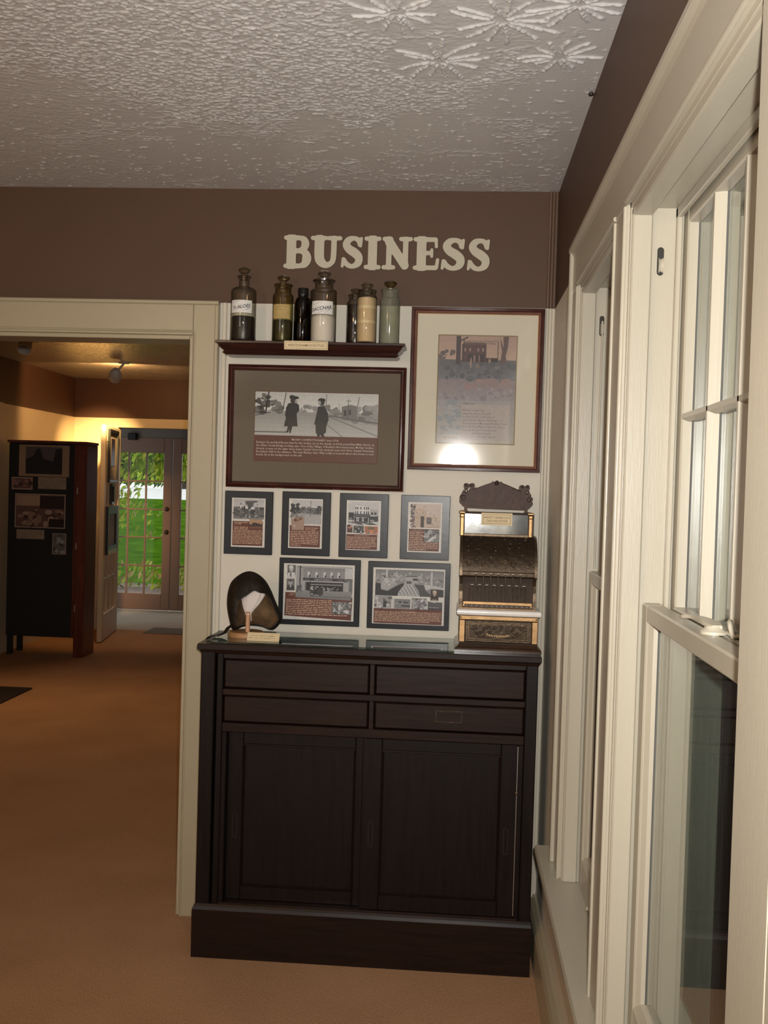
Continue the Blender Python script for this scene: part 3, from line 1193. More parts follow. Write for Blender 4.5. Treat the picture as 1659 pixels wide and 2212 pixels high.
# ---- the two sash windows
def sash_window(n, ya, yb, cols):
    w = struct_root('window_%d' % n, (.36, (ya + yb) / 2, .51))
    # box frame
    for nm, y0, y1 in (('jamb', yb - .012, yb + .001), ('jamb', ya - .001, ya + .012)):
        part(nm, MB().box(.312, XO + .01, y0, y1, .50, 2.068, .001), w)
    part('head_jamb', MB().box(.312, XO + .01, ya, yb, 2.054, 2.071, .001), w)
    part('sill', MB().prism([(.365, .497), (.365, .512), (XO + .06, .470), (XO + .06, .455)], 'y', ya, yb), w)
    for y0, y1 in ((yb - .024, yb - .012), (ya + .012, ya + .024)):
        part('stop', MB().box(.314, .351, y0, y1, .51, 2.054, .003), w)
        part('parting_bead', MB().box(.394, .404, y0 - .004 if y0 > (ya + yb) / 2 else y0, y1 if y0 > (ya + yb) / 2 else y1 + .004, .51, 2.054, .002), w)
        part('blind_stop', MB().box(.444, XO + .035, y0 - .006, y1 + .006, .49, 2.054, .001), w, MT['storm_paint'])
    part('stop', MB().box(.314, .351, ya, yb, 2.038, 2.054, .003), w)
    part('parting_bead', MB().box(.394, .404, ya, yb, 2.034, 2.054, .002), w)
    y0, y1 = ya + .014, yb - .014
    # upper sash
    s = MB()
    sw = .040
    X0, X1 = .408, .440
    zt, zb = 2.052, 1.296
    s.box(X0, X1, y0, y0 + sw, zb, zt, .003)
    s.box(X0, X1, y1 - sw, y1, zb, zt, .003)
    s.box(X0, X1, y0 + sw, y1 - sw, 2.018, zt, .003)
    s.box(X0 - .004, X1, y0 + sw, y1 - sw, zb, 1.322, .003)
    us = part('upper_sash', s, w)
    gy0, gy1, gz0, gz1 = y0 + sw, y1 - sw, 1.322, 2.018
    pw_ = (gy1 - gy0) / cols
    zm = 1.668
    for k in range(1, cols):
        yy = gy1 - pw_ * k
        part('muntin', MB().prism([(X0, yy - .004), (X0 + .012, yy - .0095), (X1 - .008, yy - .0095), (X1 - .008, yy + .0095), (X0 + .012, yy + .0095), (X0, yy + .004)], 'z', gz0, gz1), us)
    part('muntin', MB().prism([(X0, zm - .004), (X0 + .012, zm - .009), (X1 - .008, zm - .009), (X1 - .008, zm + .009), (X0 + .012, zm + .009), (X0, zm + .004)], 'y', gy0, gy1), us)
    for k in range(cols):
        for (a, b) in ((gz0, zm - .009), (zm + .009, gz1)):
            part('pane', MB().box(.4285, .4310, gy1 - pw_ * (k + 1) + (.0095 if k < cols - 1 else 0), gy1 - pw_ * k - (.0095 if k else 0), a, b), us, MT['window_glass'])
            ps = MB()
            ya_ = gy1 - pw_ * k - (.0095 if k else 0)
            ps.box(.4268, .4284, ya_ - .0018, ya_, a, b)
            part('putty_line', ps, us, MT['putty'])
    # lower sash
    s = MB()
    X0, X1 = .357, .390
    sw = .046
    s.box(X0, X1, y0, y0 + sw, .512, 1.324, .003)
    s.box(X0, X1, y1 - sw, y1, .512, 1.324, .003)
    s.box(X0, X1, y0 + sw, y1 - sw, 1.292, 1.324, .003)
    s.box(X0, X1, y0 + sw, y1 - sw, .512, .585, .003)
    ls = part('lower_sash', s, w)
    md = MB()
    for yy in (y1 - sw,):
        md.prism([(X0 + .004, yy), (X0 + .012, yy - .010), (X1 - .008, yy - .012), (X1 - .008, yy)], 'z', .585, 1.292)
    md.prism([(X0 + .004, .585), (X0 + .012, .595), (X1 - .008, .598), (X1 - .008, .585)], 'y', y0 + sw, y1 - sw)
    part('glazing_bead', md, ls)
    part('pane', MB().box(.3785, .3815, y0 + sw, y1 - sw, .585, 1.292), ls, MT['window_glass'])
    part('putty_line', MB().box(.3765, .3782, y1 - sw - .0142, y1 - sw - .012, .596, 1.292), ls, MT['putty'])
    # pulley in the far jamb
    cx, cz, yj = .368, 1.956, yb - .012
    pl = MB()

    def ring(X, Y):
        o = stroke(X, Y, [(cx, cz - .020, .0095), (cx, cz + .020, .0095)])
        i_ = stroke(X, Y, [(cx, cz - .020, .0062), (cx, cz + .020, .0062)])
        return np.maximum(o, -i_)
    sdf_plate(pl, ring, cx - .012, cx + .012, cz - .034, cz + .034, 26, lambda x, z, d: (x, d, z), yj - .0015, yj + .002)
    pu = part('pulley', pl, w)
    sl_ = MB()
    sdf_plate(sl_, lambda X, Y: stroke(X, Y, [(cx, cz - .020, .0063), (cx, cz + .020, .0063)]), cx - .009, cx + .009, cz - .030, cz + .030, 20, lambda x, z, d: (x, d, z), yj - .0007, yj - .0003)
    part('slot', sl_, pu, MT['matte_dark'])
    part('wheel', MB().lathe([(.0, -.0045), (.020, -.0045), (.0175, 0), (.020, .0045), (0, .0045)], cx + .0012, yj + .0130, cz - .007, 20, caps=False, axis='x'), pu, smooth=40)
    if n == 2:
        part('sash_cord', MB().tube([(cx + .001, yj - .006, cz + .012), (cx + .001, yj - .0075, cz - .05), (cx + .001, yj - .0075, 1.33)], .0026, 6), w)
    return w, us, ls


W1, us1, ls1 = sash_window(1, 1.095, 1.935, 4)
W2, us2, ls2 = sash_window(2, 2.065, 2.68, 3)
# cam lock painted over on the meeting rail of the near window
lk = MB()
cx, cy, cz = .392, 1.515, 1.324
lk.lathe([(.020, 0), (.020, .004), (.014, .008), (.012, .012), (0, .012)], cx - .006, cy, cz, 20)
lock = part('sash_lock', lk, W1, smooth=40)
lv = MB()
pth = [(cx - .014, cy + .004 - t * .10 + .02, cz + .014 + .004 * math.sin(t * 3)) for t in (0, .2, .4)]
lv.loops([[(cx - .006 - dx - k * .016, cy + (k * .095), cz + .012 + dz + .004 * math.sin(k * 3.1)) for dx, dz in ((-.009 * s_, -.002), (.009 * s_, -.002), (.009 * s_, .003), (-.009 * s_, .003))]
          for k, s_ in ((-.12, .8), (.1, 1.3), (.35, 1.0), (.6, .7), (.8, .75), (.9, 1.25), (1.0, 1.35), (1.07, 1.0), (1.1, .4))], 0, True, True)
part('lever', lv, lock, smooth=50)
kp = MB()
kp.box(.400, .425, cy - .045, cy + .012, cz, cz + .005, .002)
kp.tube([(.404, cy - .040, cz), (.400, cy - .038, cz + .015), (.402, cy - .025, cz + .021), (.406, cy - .010, cz + .014), (.410, cy, cz + .004)], .0042, 8)
part('keeper', kp, lock, smooth=50)
# sash lift on the far window's lower rail
part('sash_lift', MB().tube([(.357, 2.40, .545), (.345, 2.402, .549), (.342, 2.41, .541)], [.006, .005, .003], 8), W2, smooth=50)


# ---- French doors
def french_leaf(name, loc, ang, w=.83, rows=5, cols=3, paint='door_brown', knob=True, stile=.10, zb=.20, zt=1.85, top=2.015, kz=(.93, 1.2)):
    r = struct_root(name, loc)
    r.rotation_euler = (0, 0, ang)
    ORG[r] = Vector((0, 0, 0))
    pm = MT[paint]
    T_ = .022
    MB().box(0, stile, -T_, T_, .01, top, .004).build('stile', pm, r)
    MB().box(w - stile, w, -T_, T_, .01, top, .004).build('stile', pm, r)
    MB().box(stile, w - stile, -T_, T_, .01, zb, .004).build('bottom_rail', pm, r)
    MB().box(stile, w - stile, -T_, T_, zt, top, .004).build('top_rail', pm, r)
    pw_ = (w - 2 * stile) / cols
    ph = (zt - zb) / rows
    for k in range(1, cols):
        x = stile + pw_ * k
        MB().box(x - .010, x + .010, -.014, .014, zb, zt, .004).build('muntin', pm, r)
    for k in range(1, rows):
        z = zb + ph * k
        MB().box(stile, w - stile, -.012, .012, z - .009, z + .009, .004).build('muntin', pm, r)
    first = None
    for a in range(cols):
        for b in range(rows):
            if first is None:
                first = MB().box(stile, stile + pw_ - .012, -.002, .002, zb, zb + ph - .012).build('pane', MT['door_glass'], r)
                first.location = (.006, 0, .006)
            else:
                c = first.copy()
                link(c, r)
                c.location = (.006 + a * pw_, 0, .006 + b * ph)
    if knob:
        for z in kz:
            MB().lathe([(.0, -.06), (.018, -.058), (.024, -.045), (.012, -.030), (.012, -.026), (.028, -.024), (.028, -.02)], w - .05, 0, z, 14, caps=False, axis='y').build('knob', MT['bronze'], r, 40)
    return r


french_leaf('door_1', (-4.115, 11.73, 0), 0, top=2.029)
french_leaf('door_2', (-2.445, 11.73, 0), math.pi, knob=False, top=2.029)
LA = math.atan2(-.85, .14)
leaf = french_leaf('door_3', (-3.385, 10.085, 0), LA, w=.86, paint='leaf_paint', stile=.085, zb=.26, zt=1.88, top=2.03, knob=False)

# ================================================================ OUTDOORS beyond the French doors
gz = lambda y: -.12 + max(0., y - 16.5) * .075
lw = MB()
ys = [16.0, 16.5, 20, 25, 31]
for a, b in zip(ys[:-1], ys[1:]):
    lw.add([(-30, a, gz(a)), (20, a, gz(a)), (20, b, gz(b)), (-30, b, gz(b))], [(0, 1, 2, 3)])
struct('lawn', lw, MT['grass'])
struct('ground', MB().add([(-30, 11.82, -.14), (20, 11.82, -.14), (20, 16.6, -.12), (-30, 16.6, -.12)], [(0, 1, 2, 3)]), MT['mulch'])
struct('driveway', MB().add([(-30, 31, gz(31)), (20, 31, gz(31)), (20, 38, gz(31) + .28), (-30, 38, gz(31) + .28)], [(0, 1, 2, 3)]), MT['pale_drive'])


def leaves(n, centers, size, mats, seed, flat=.0):
    R = random.Random(seed)
    mb = MB()
    for _ in range(n):
        cx, cy, cz, rx, ry, rz = R.choice(centers)
        while True:
            a, b, c = R.uniform(-1, 1), R.uniform(-1, 1), R.uniform(-1, 1)
            if a * a + b * b + c * c < 1:
                break
        p = Vector((cx + a * rx, cy + b * ry, cz + c * rz))
        u = Vector((R.gauss(.45, .5), R.gauss(0, .6), R.gauss(1.0, .5))).normalized()
        v = u.cross(Vector((R.gauss(0, 1), R.gauss(0, 1), R.gauss(0, 1)))).normalized()
        s = size * R.uniform(.6, 1.4)
        mb.add([p - u * s, p + v * s * .38, p + u * s, p - v * s * .38], [(0, 1, 2, 3)], R.randrange(len(mats)))
    return mb, mats


def shrub(name, label, base, centers, n, size, mats, seed, stems, group='trees and shrubs beyond the glass doors'):
    t = thing(name, base, label, 'shrub' if 'shrub' in name else 'tree', group)
    mb, ms = leaves(n, centers, size, mats, seed)
    o = mb.build('foliage', [MT[m] for m in ms], t, recalc=False)
    o['kind'] = 'stuff'
    for st in stems:
        MB().tube(st[0], st[1], 7).build('trunk', MT['bark'], t, 60)
    return t


shrub('willow_tree', 'drooping yellow-green tree hanging in front of the garden doors', (-4.0, 18.8, gz(18.8)),
      [(-6.2, 18.6, 2.3, 1.1, .6, .75), (-5.2, 18.5, 2.3, 1.0, .6, .75), (-4.4, 18.7, 2.4, 1.1, .6, .8)], 2300, .085, ['leaf_green', 'leaf_yellow', 'leaf_green'], 3,
      [([(-3.9, 18.9, gz(18.9)), (-3.95, 18.9, 1.4), (-4.3, 18.7, 2.6), (-5.2, 18.6, 3.0)], [.10, .09, .07, .04])])
shrub('leafy_shrub', 'thin dark-stemmed shrub with sparse leaves left of the lawn', (-5.95, 17.0, gz(17.0)),
      [(-6.0, 17.0, .9, .35, .3, .9), (-5.7, 17.0, 1.2, .4, .3, .5)], 260, .07, ['leaf_green', 'leaf_yellow'], 5,
      [([(-6.05, 17.0, gz(17)), (-5.9, 17.0, .8), (-5.5, 17.0, 1.9)], [.02, .015, .008]), ([(-6.0, 17.0, gz(17)), (-6.0, 17.0, .9), (-5.75, 17.0, 2.0)], [.02, .014, .008])])
shrub('low_shrub', 'low yellowing shrub at the mulch bed by the glass doors', (-4.9, 15.2, -.13),
      [(-5.3, 15.2, .10, .55, .35, .28), (-4.5, 15.3, .08, .5, .35, .25), (-4.0, 15.2, .06, .4, .3, .2)], 420, .06, ['leaf_yellow', 'leaf_green', 'leaf_fallen'], 8,
      [([(-5.2, 15.2, -.14), (-5.2, 15.2, .1)], .02)])
shrub('garden_tree', 'full green tree far behind the driveway', (-11.0, 41, gz(31) + .4),
      [(-13, 41, 3.2, 3, 1.5, 1.9), (-10.5, 42, 3.3, 3, 1.5, 2.0), (-16, 42, 3.4, 3, 1.5, 2), (-7.5, 42, 3.4, 3, 1.5, 2), (-13, 41, 2.1, 3, .8, .8), (-10, 41, 2.1, 3, .8, .8)], 5200, .22, ['leaf_green', 'leaf_yellow', 'far_hedge'], 11,
      [([(-10.9, 41, gz(31)), (-10.8, 41, 3.5)], [.28, .2]), ([(-9.2, 41.5, gz(31)), (-9.0, 41.5, 3.4)], [.2, .15])])
fl, ms = leaves(360, [(-7.2, 22.5, gz(22.5) + .05, 3.5, 2.6, .2), (-7.8, 27, gz(27) + .05, 4, 2.5, .2)], .075, ['leaf_fallen', 'leaf_yellow'], 21)
fo = fl.build('fallen_leaves', [MT[m] for m in ms], recalc=False)
tag(fo, 'yellow fallen leaves scattered over the lawn outside', 'leaves', kind='stuff')

# ================================================================ THE OLD SIDEBOARD
CT = 1.010
cab = thing('wooden_cabinet', (-.25, 3.34, 0), 'tall dark-stained wooden cabinet with four drawers and two sliding doors', 'cabinet')
CW, CWH, CWV = MT['cabinet_wood'], MT['cabinet_wood_h'], MT['cabinet_wood_v']
YF, YB = 3.200, 3.482
b = MB()
b.box(-.787, -.765, YF + .012, YB, .01, .985, .002)     # left side
b.box(.262, .283, YF + .012, YB, .01, .985, .002)       # right side
b.box(-.765, .262, YB - .012, YB, .01, .985)            # back
b.box(-.765, .262, YF + .03, YB, .14, .16)              # floor
b.box(-.765, .262, YF + .03, YB, .735, .75)             # dust board
b.build('carcass', CW, cab)
b = MB()
b.box(-.787, -.742, YF - .004, YF + .03, .165, .985, .003)
b.build('corner_post', CWV, cab)
b = MB()
b.box(-.736, -.716, YF + .002, YF + .03, .165, .985, .002)
b.build('stile', CWV, cab)
MB().box(.245, .283, YF, YF + .03, .165, .985, .003).build('stile', CWV, cab)
for z0, z1 in ((.963, .985), (.846, .866), (.728, .757)):
    MB().box(-.716, .245, YF + .001, YF + .03, z0, z1, .002).build('rail', CWH, cab)
for z0, z1 in ((.866, .963), (.757, .846)):
    MB().box(-.246, -.230, YF + .001, YF + .03, z0, z1, .002).build('divider', CWH, cab)
    for x0, x1 in ((-.716, -.246), (-.230, .245)):
        dr = MB().box(x0 + .003, x1 - .003, YF + .006, YF + .024, z0 + .003, z1 - .003, .004).build('drawer', CWH, cab)
        zc, xc = (z0 + z1) / 2, (x0 + x1) / 2
        MB().box(x0 + .004, x1 - .004, YF + .024, YB - .03, z0 + .006, z1 - .012).build('drawer_box', CW, dr)
        if z1 < .9 and x0 > -.3:
            g_ = MB()
            g_.frame_y(xc - .042, xc + .042, zc - .013, zc + .024, [(0, 0), (0, .0012), (.003, .0012), (.003, 0)], YF + .006)
            g_.build('label_holder_mark', MT['bronze'], dr)
# sliding doors
MB().box(-.716, -.700, YF + .004, YF + .03, .165, .728, .002).build('door_jamb', CWV, cab)
MB().box(.228, .245, YF + .004, YF + .03, .165, .728, .002).build('door_jamb', CWV, cab)


def sliding_door(x0, x1, y, pin):
    z0, z1 = .178, .727
    st, px0, px1, pz0, pz1 = .05, pin[0], pin[1], pin[2], pin[3]
    m_ = MB()
    m_.box(x0, px0, y, y + .018, z0, z1, .002)
    m_.box(px1, x1, y, y + .018, z0, z1, .002)
    m_.box(px0, px1, y, y + .018, z0, pz0, .002)
    m_.box(px0, px1, y, y + .018, pz1, z1, .002)
    d_ = m_.build('sliding_door', CWV, cab)
    MB().box(px0 - .003, px1 + .003, y + .007, y + .014, pz0 - .003, pz1 + .003).build('panel', CWV, d_)
    e_ = MB()
    e_.frame_y(px0, px1, pz0, pz1, [(0, .0), (.003, .002), (.006, -.005)], y)
    e_.build('panel_bead', CW, d_)
    return d_


d1 = sliding_door(-.700, -.238, YF + .030, (-.650, -.286, .222, .685))
d2 = sliding_door(-.262, .228, YF + .009, (-.200, .176, .226, .690))
for dd, xx, yy in ((d1, -.672, YF + .030), (d2, -.230, YF + .009), (d2, .198, YF + .009)):
    f_ = MB()
    sdf_plate(f_, lambda X, Y: np.maximum(stroke(X, Y, [(xx, .385, .0075), (xx, .455, .0075)]), -stroke(X, Y, [(xx, .385, .0055), (xx, .455, .0055)])),
              xx - .010, xx + .010, .370, .470, 20, lambda x, z, w: (x, w, z), yy - .0012, yy + .001)
    f_.build('finger_pull', MT['bronze'], dd)
t_ = MB()
t_.box(.2265, .2285, YF + .004, YF + .008, .185, .722)
t_.build('edge_strip', MT['steel'], cab)
MB().lathe([(.0, -.006), (.005, -.005), (.006, -.002), (.004, 0)], .2275, YF + .006, .575, 12, caps=False, axis='y').build('knob', MT['bronze_light'], cab, 40)
MB().box(-.716, .240, YF - .004, YF + .032, .165, .178, .003).build('door_track', CWH, cab)
# top and plinth
b = MB()
b.loops([[(-.787 - o_, YF - o_ * 1.0, z), (.283 + o_ * .7, YF - o_ * 1.0, z), (.283 + o_ * .7, YB + .006, z), (-.787 - o_, YB + .006, z)]
         for o_, z in ((.000, .978), (.004, .983), (.006, .988), (.012, .992), (.012, 1.006), (.010, CT))], 0, True, True)
b.build('top', CWH, cab)
b = MB()
b.loops([[(-.787 - o_, YF - .004 - o_, z), (.283 + o_ * .3, YF - .004 - o_, z), (.283 + o_ * .3, YB, z), (-.787 - o_, YB, z)]
         for o_, z in ((.008, 0), (.008, .155), (.005, .165), (.000, .172))], 0, True, True)
b.build('plinth', CW, cab)

# sheet of glass on the cabinet top
gs = MB().box(-.765, .018, 3.200, 3.470, CT + .0008, CT + .0068, .0012).build('glass_sheet', MT['plate_glass'])
tag(gs, 'clear glass sheet lying on the dark wooden cabinet top', 'glass sheet')

# ================================================================ CASH REGISTER
rg = thing('cash_register', (.155, 3.36, CT), 'antique ornate brass cash register with marble shelf and tall crest', 'cash register')
BR, BZ, BZL = MT['brass'], MT['bronze'], MT['bronze_light']
b = MB()
b.loops([[(x0, y0, z), (x1, y0, z), (x1, 3.482, z), (x0, 3.482, z)] for x0, x1, y0, z in
         ((.018, .293, 3.232, CT + .0005), (.018, .293, 3.232, CT + .010), (.021, .290, 3.235, CT + .014), (.026, .285, 3.240, CT + .016),
          (.029, .282, 3.244, CT + .021), (.033, .280, 3.248, CT + .026), (.033, .280, 3.248, CT + .030))], 0, True, True)
b.build('wooden_base', MT['register_wood'], rg)
Z0 = CT + .029
b = MB().box(.031, .281, 3.258, 3.478, Z0, 1.126, .002)
case = b.build('drawer_case', BZ, rg)
MB().box(.031, .0505, 3.250, 3.262, Z0, 1.111, .002).build('corner_post', BR, rg)
MB().box(.2615, .281, 3.250, 3.262, Z0, 1.111, .002).build('corner_post', BR, rg)
MB().box(.031, .281, 3.248, 3.262, 1.111, 1.1255, .002).build('top_rail', BR, rg)
for x in (.036, .2755):
    MB().lathe([(.0, -.002), (.0022, -.0016), (.0028, 0)], x, 3.248, 1.118, 10, caps=False, axis='y').build('screw', BZ, rg, 40)
# drawer front with scroll relief
df = MB().box(.0525, .2595, 3.252, 3.262, Z0 + .003, 1.108, .001).build('drawer_front', BZ, rg)
fr = MB()
fr.frame_y(.054, .258, Z0 + .004, 1.107, [(0, 0), (0, .003), (.0035, .003), (.005, .0005), (.009, .0005), (.010, .002), (.012, .002), (.013, 0)], 3.252)
fr.build('drawer_border', BZL, df)
xc, zc = .156, (Z0 + 1.108) / 2


def spiral(cx, cz, r, turns, dirn, a0, k=22):
    return [(cx + dirn * r * (1 - .8 * i / k) * math.cos(a0 + turns * 2 * math.pi * i / k), 3.2505, cz + r * (1 - .8 * i / k) * math.sin(a0 + turns * 2 * math.pi * i / k)) for i in range(k + 1)]


sc_ = MB()
for s_ in (-1, 1):
    for cx_, cz_, r_, a_ in ((.074, .013, .0085, .5), (.060, -.004, .0075, 2.2), (.078, -.012, .0065, -.6), (.046, .010, .0065, 3.4), (.048, -.017, .0060, 1.0), (.028, .011, .0090, 4.0), (.011, .014, .0070, .4), (.030, -.008, .0075, 5.2)):
        sc_.tube(spiral(xc + s_ * cx_, zc + cz_, r_, 1.35, s_, a_), .0011, 6)
    sc_.tube([(xc + s_ * t, 3.2505, zc + .012 * math.sin(t * 90) - .004) for t in np.linspace(.036, .088, 14)], .0012, 6)
    sc_.tube([(xc + s_ * t, 3.2508, zc - .023 + .20 * t * .5) for t in np.linspace(.0, .045, 8)], .0014, 6)
    for q in range(5):
        sc_.lathe([(0, -.0022), (.0014, -.0016), (.0019, 0)], xc + s_ * (.034 + q * .012), 3.2515, zc + .0205 * math.cos(q * 1.7), 8, caps=False, axis='y')
sc_.build('scroll_relief', BZL, df, 50)
bn = MB()
bn.loops([[(xc + t, 3.2500 - .001, zc - .006 - .012 * math.cos(t * 26) + h) for h in (0, .011)] for t in np.linspace(-.042, .042, 17)], closed=False)
bn.build('name_banner', BZ, df, 60)
vv, ff = text2d('NATIONAL', 2, .01)
w_ = max(p[0] for p in vv)
nt = MB()
pts = []
for a_, c_ in vv:
    t = (a_ / w_ - .5) * .074
    pts.append((xc + t, 3.2486, zc - .0035 - .012 * math.cos(t * 26) + c_ * .0092))
nt.add(pts, ff)
nt.build('lettering', MT['brass'], df)
# marble shelf
mb_ = MB()
mb_.loops([[(.156 + sx * hx, 3.2345 + yo if sy < 0 else 3.480, z) for sx, sy in ((-1, -1), (1, -1), (1, 1), (-1, 1))] for hx, yo, z in
           ((.128, .006, 1.1262), (.132, .001, 1.130), (.133, 0, 1.136), (.132, .001, 1.142), (.128, .006, 1.1455))], 0, True, True)
mb_.build('marble_shelf', MT['marble'], rg, 50)
# body below the hood : key bank
b = MB()
b.box(.030, .272, 3.300, 3.474, 1.1457, 1.252, .002)
b.build('body', BZ, rg)
for x0, x1 in ((.029, .039), (.263, .273)):
    q = MB()
    q.loops([[(x0, y, z), (x1, y, z), (x1, 3.47, z), (x0, 3.47, z)] for y, z in ((3.262, 1.1457), (3.262, 1.175), (3.266, 1.200), (3.274, 1.222), (3.270, 1.236), (3.262, 1.247))], 0, True, True)
    q.build('side_cheek', BZL, rg)
b = MB()
b.prism([(3.270, 1.1457), (3.270, 1.160), (3.300, 1.250), (3.302, 1.250), (3.302, 1.1457)], 'x', .039, .263)
b.build('key_bed', MT['key_dark'], rg)
MB().box(.030, .272, 3.258, 3.300, 1.1457, 1.149, .001).build('ledge', BR, rg)
q = MB()
q.box(.0415, .2605, 3.256, 3.262, 1.160, 1.1695, .001)
q.box(.0415, .047, 3.257, 3.275, 1.153, 1.1695, .001)
q.box(.255, .2605, 3.257, 3.275, 1.153, 1.1695, .001)
q.build('brass_bar', BR, rg)
for i in range(13):
    x = .0535 + i * .0160
    MB().lathe([(0, -.004), (.0017, -.003), (.0021, 0)], x, 3.270, 1.1545, 8, caps=False, axis='y').build('stud', MT['key_cap'], rg, 40)
for i in range(15):
    x = .0600 + i * .0128
    MB().box(x - .0012, x + .0012, 3.2655, 3.283, 1.171, 1.215, .0006).build('slot_bar', BZ, rg)
for row, n_, x0, z, yk in ((0, 8, .0690, 1.222, 3.262), (1, 7, .0800, 1.2595, 3.250)):
    for i in range(n_):
        x = x0 + i * .0235
        kb = MB()
        kb.box(x - .0014, x + .0014, yk + .004, yk + .034, z - .006, z - .001, .0006)
        kb.box(x - .0014, x + .0014, yk + .004, yk + .008, z - .030, z - .001, .0006)
        kk = kb.build('key', MT['key_dark'], rg)
        MB().lathe([(0, .0030), (.0042, .0028), (.0052, .0015), (.0050, 0), (0, 0)], x, yk + .004, z - .001, 12, caps=False).build('key_cap', MT['key_cap'], kk, 40)
# rolled hood
prof = [(3.262, 1.2475), (3.258, 1.252), (3.258, 1.262), (3.262, 1.285), (3.270, 1.308), (3.283, 1.332), (3.302, 1.353), (3.326, 1.368), (3.350, 1.374), (3.474, 1.374), (3.474, 1.2475)]
b = MB()
b.prism(prof, 'x', .033, .268)
hood = b.build('hood', BZ, rg, 35)
for x0, x1 in ((.0275, .036), (.2655, .274)):
    q = MB()
    q.prism([(y - .003 if y < 3.4 else y + .002, z + (.003 if z > 1.26 else -.001)) for y, z in prof], 'x', x0, x1)
    q.build('hood_side', BZL, rg, 35)
rl = MB()
rr_ = random.Random(5)
arc = prof[2:9]


def on_arc(t):
    t = t * (len(arc) - 1)
    i = min(int(t), len(arc) - 2)
    f = t - i
    return arc[i][0] + (arc[i + 1][0] - arc[i][0]) * f, arc[i][1] + (arc[i + 1][1] - arc[i][1]) * f


for s_ in (-1, 1):
    for (u, t, r, a_) in ((.095, .2, .010, 0), (.072, .32, .012, 1), (.048, .2, .010, 2), (.024, .3, .011, 3), (.096, .55, .012, 2), (.066, .62, .013, 4), (.036, .6, .012, 5), (.088, .85, .010, 1), (.056, .88, .009, 3), (.022, .85, .010, 0), (.010, .55, .009, 2)):
        pts = []
        for i in range(19):
            k = 1 - .78 * i / 18
            al = a_ + 8.2 * i / 18
            y, z = on_arc(min(1, max(0, t + r * k * math.sin(al) * 8.5)))
            pts.append((.151 + s_ * (u + r * k * math.cos(al)), y - .0012, z + .0004))
        rl.tube(pts, .0013, 5)
rl.build('hood_relief', BZL, hood, 50)
for t in (.02, .97):
    y, z = on_arc(t)
    MB().tube([(.037, y - .001, z), (.265, y - .001, z)], .0016, 6).build('hood_bead', BZL, hood, 50)
# indicator window
MB().box(.030, .266, 3.352, 3.470, 1.374, 1.452, .002).build('indicator_box', BZ, rg)
MB().box(.038, .256, 3.343, 3.352, 1.374, 1.3825, .001).build('indicator_rail', BZL, rg)
for x0 in (.0235, .2455):
    q = MB()
    q.box(x0 + .002, x0 + .0145, 3.340, 3.354, 1.374, 1.436, .002)
    q.box(x0 + .0005, x0 + .016, 3.338, 3.356, 1.434, 1.447, .003)
    q.box(x0 - .002, x0 + .0185, 3.335, 3.470, 1.4475, 1.4545, .002)
    q.build('pillar', BR, rg)
MB().box(.040, .2455, 3.344, 3.349, 1.3825, 1.447, .0005).build('indicator_glass', MT['mirror'], rg)
MB().box(.040, .2455, 3.341, 3.353, 1.4465, 1.4515, .001).build('indicator_top', MT['iron_bronze'], rg)


def crest(X, Y):
    k = .000172

    def pt(zx, zy):
        return .1405 + (zx - 770) * k, 1.558 - (zy - (zx - 770) * .03 - 70) * k
    body = [pt(*p) for p in ((225, 588), (150, 470), (200, 320), (265, 215), (345, 203), (420, 203), (560, 155), (700, 102), (775, 80), (850, 107), (1000, 175), (1160, 240), (1240, 245), (1300, 260), (1370, 340), (1400, 480), (1320, 635))]
    d = polysdf(X, Y, body)
    for zx, zy, r in ((205, 178, 55), (312, 166, 48), (158, 310, 45), (130, 378, 52), (145, 452, 72), (170, 505, 55), (1245, 206, 48), (1345, 222, 55), (1385, 358, 45), (1410, 430, 50), (1395, 512, 70), (1370, 560, 55), (700, 112, 28), (775, 96, 30), (850, 118, 28)):
        x, y = pt(zx, zy)
        d = np.minimum(d, np.hypot(X - x, Y - y) - r * k)
    for zx in (200, 1345):
        x, y = pt(zx, 640)
        d = np.minimum(d, np.maximum(np.abs(X - x) - 26 * k, np.maximum(Y - y - 70 * k, 1.4535 - Y)))
        d = np.minimum(d, np.maximum(np.abs(X - x) - 42 * k, np.maximum(Y - 1.4585, 1.4535 - Y)))
    return d


cm = MB()
sdf_plate(cm, crest, .012, .270, 1.4515, 1.562, 110, lambda x, z, w: (x, w, z), 3.352, 3.362)
cr = cm.build('crest', MT['iron_bronze'], rg)
co = MB()
for s_ in (-1, 1):
    for cx_, cz_, r_ in ((.108, 1.497, .011), (.100, 1.520, .008), (.084, 1.539, .006), (.100, 1.540, .006)):
        co.tube([(.1405 + s_ * cx_ + r_ * (1 - .75 * i / 16) * math.cos(i * .5) * s_, 3.3515, cz_ + r_ * (1 - .75 * i / 16) * math.sin(i * .5)) for i in range(17)], .0013, 5)
    co.tube([(.1405 + s_ * (.018 + t * .062), 3.3515, 1.549 - t * .022 - .003 * t * t) for t in np.linspace(0, 1, 8)], .0012, 5)
for q in range(6):
    a_ = q / 6 * 6.283
    co.lathe([(0, -.0015), (.0022, -.001), (.0028, 0)], .1405 + .0052 * math.cos(a_), 3.352, 1.5485 + .0045 * math.sin(a_), 8, caps=False, axis='y')
co.build('crest_relief', MT['iron_bronze'], cr, 50)


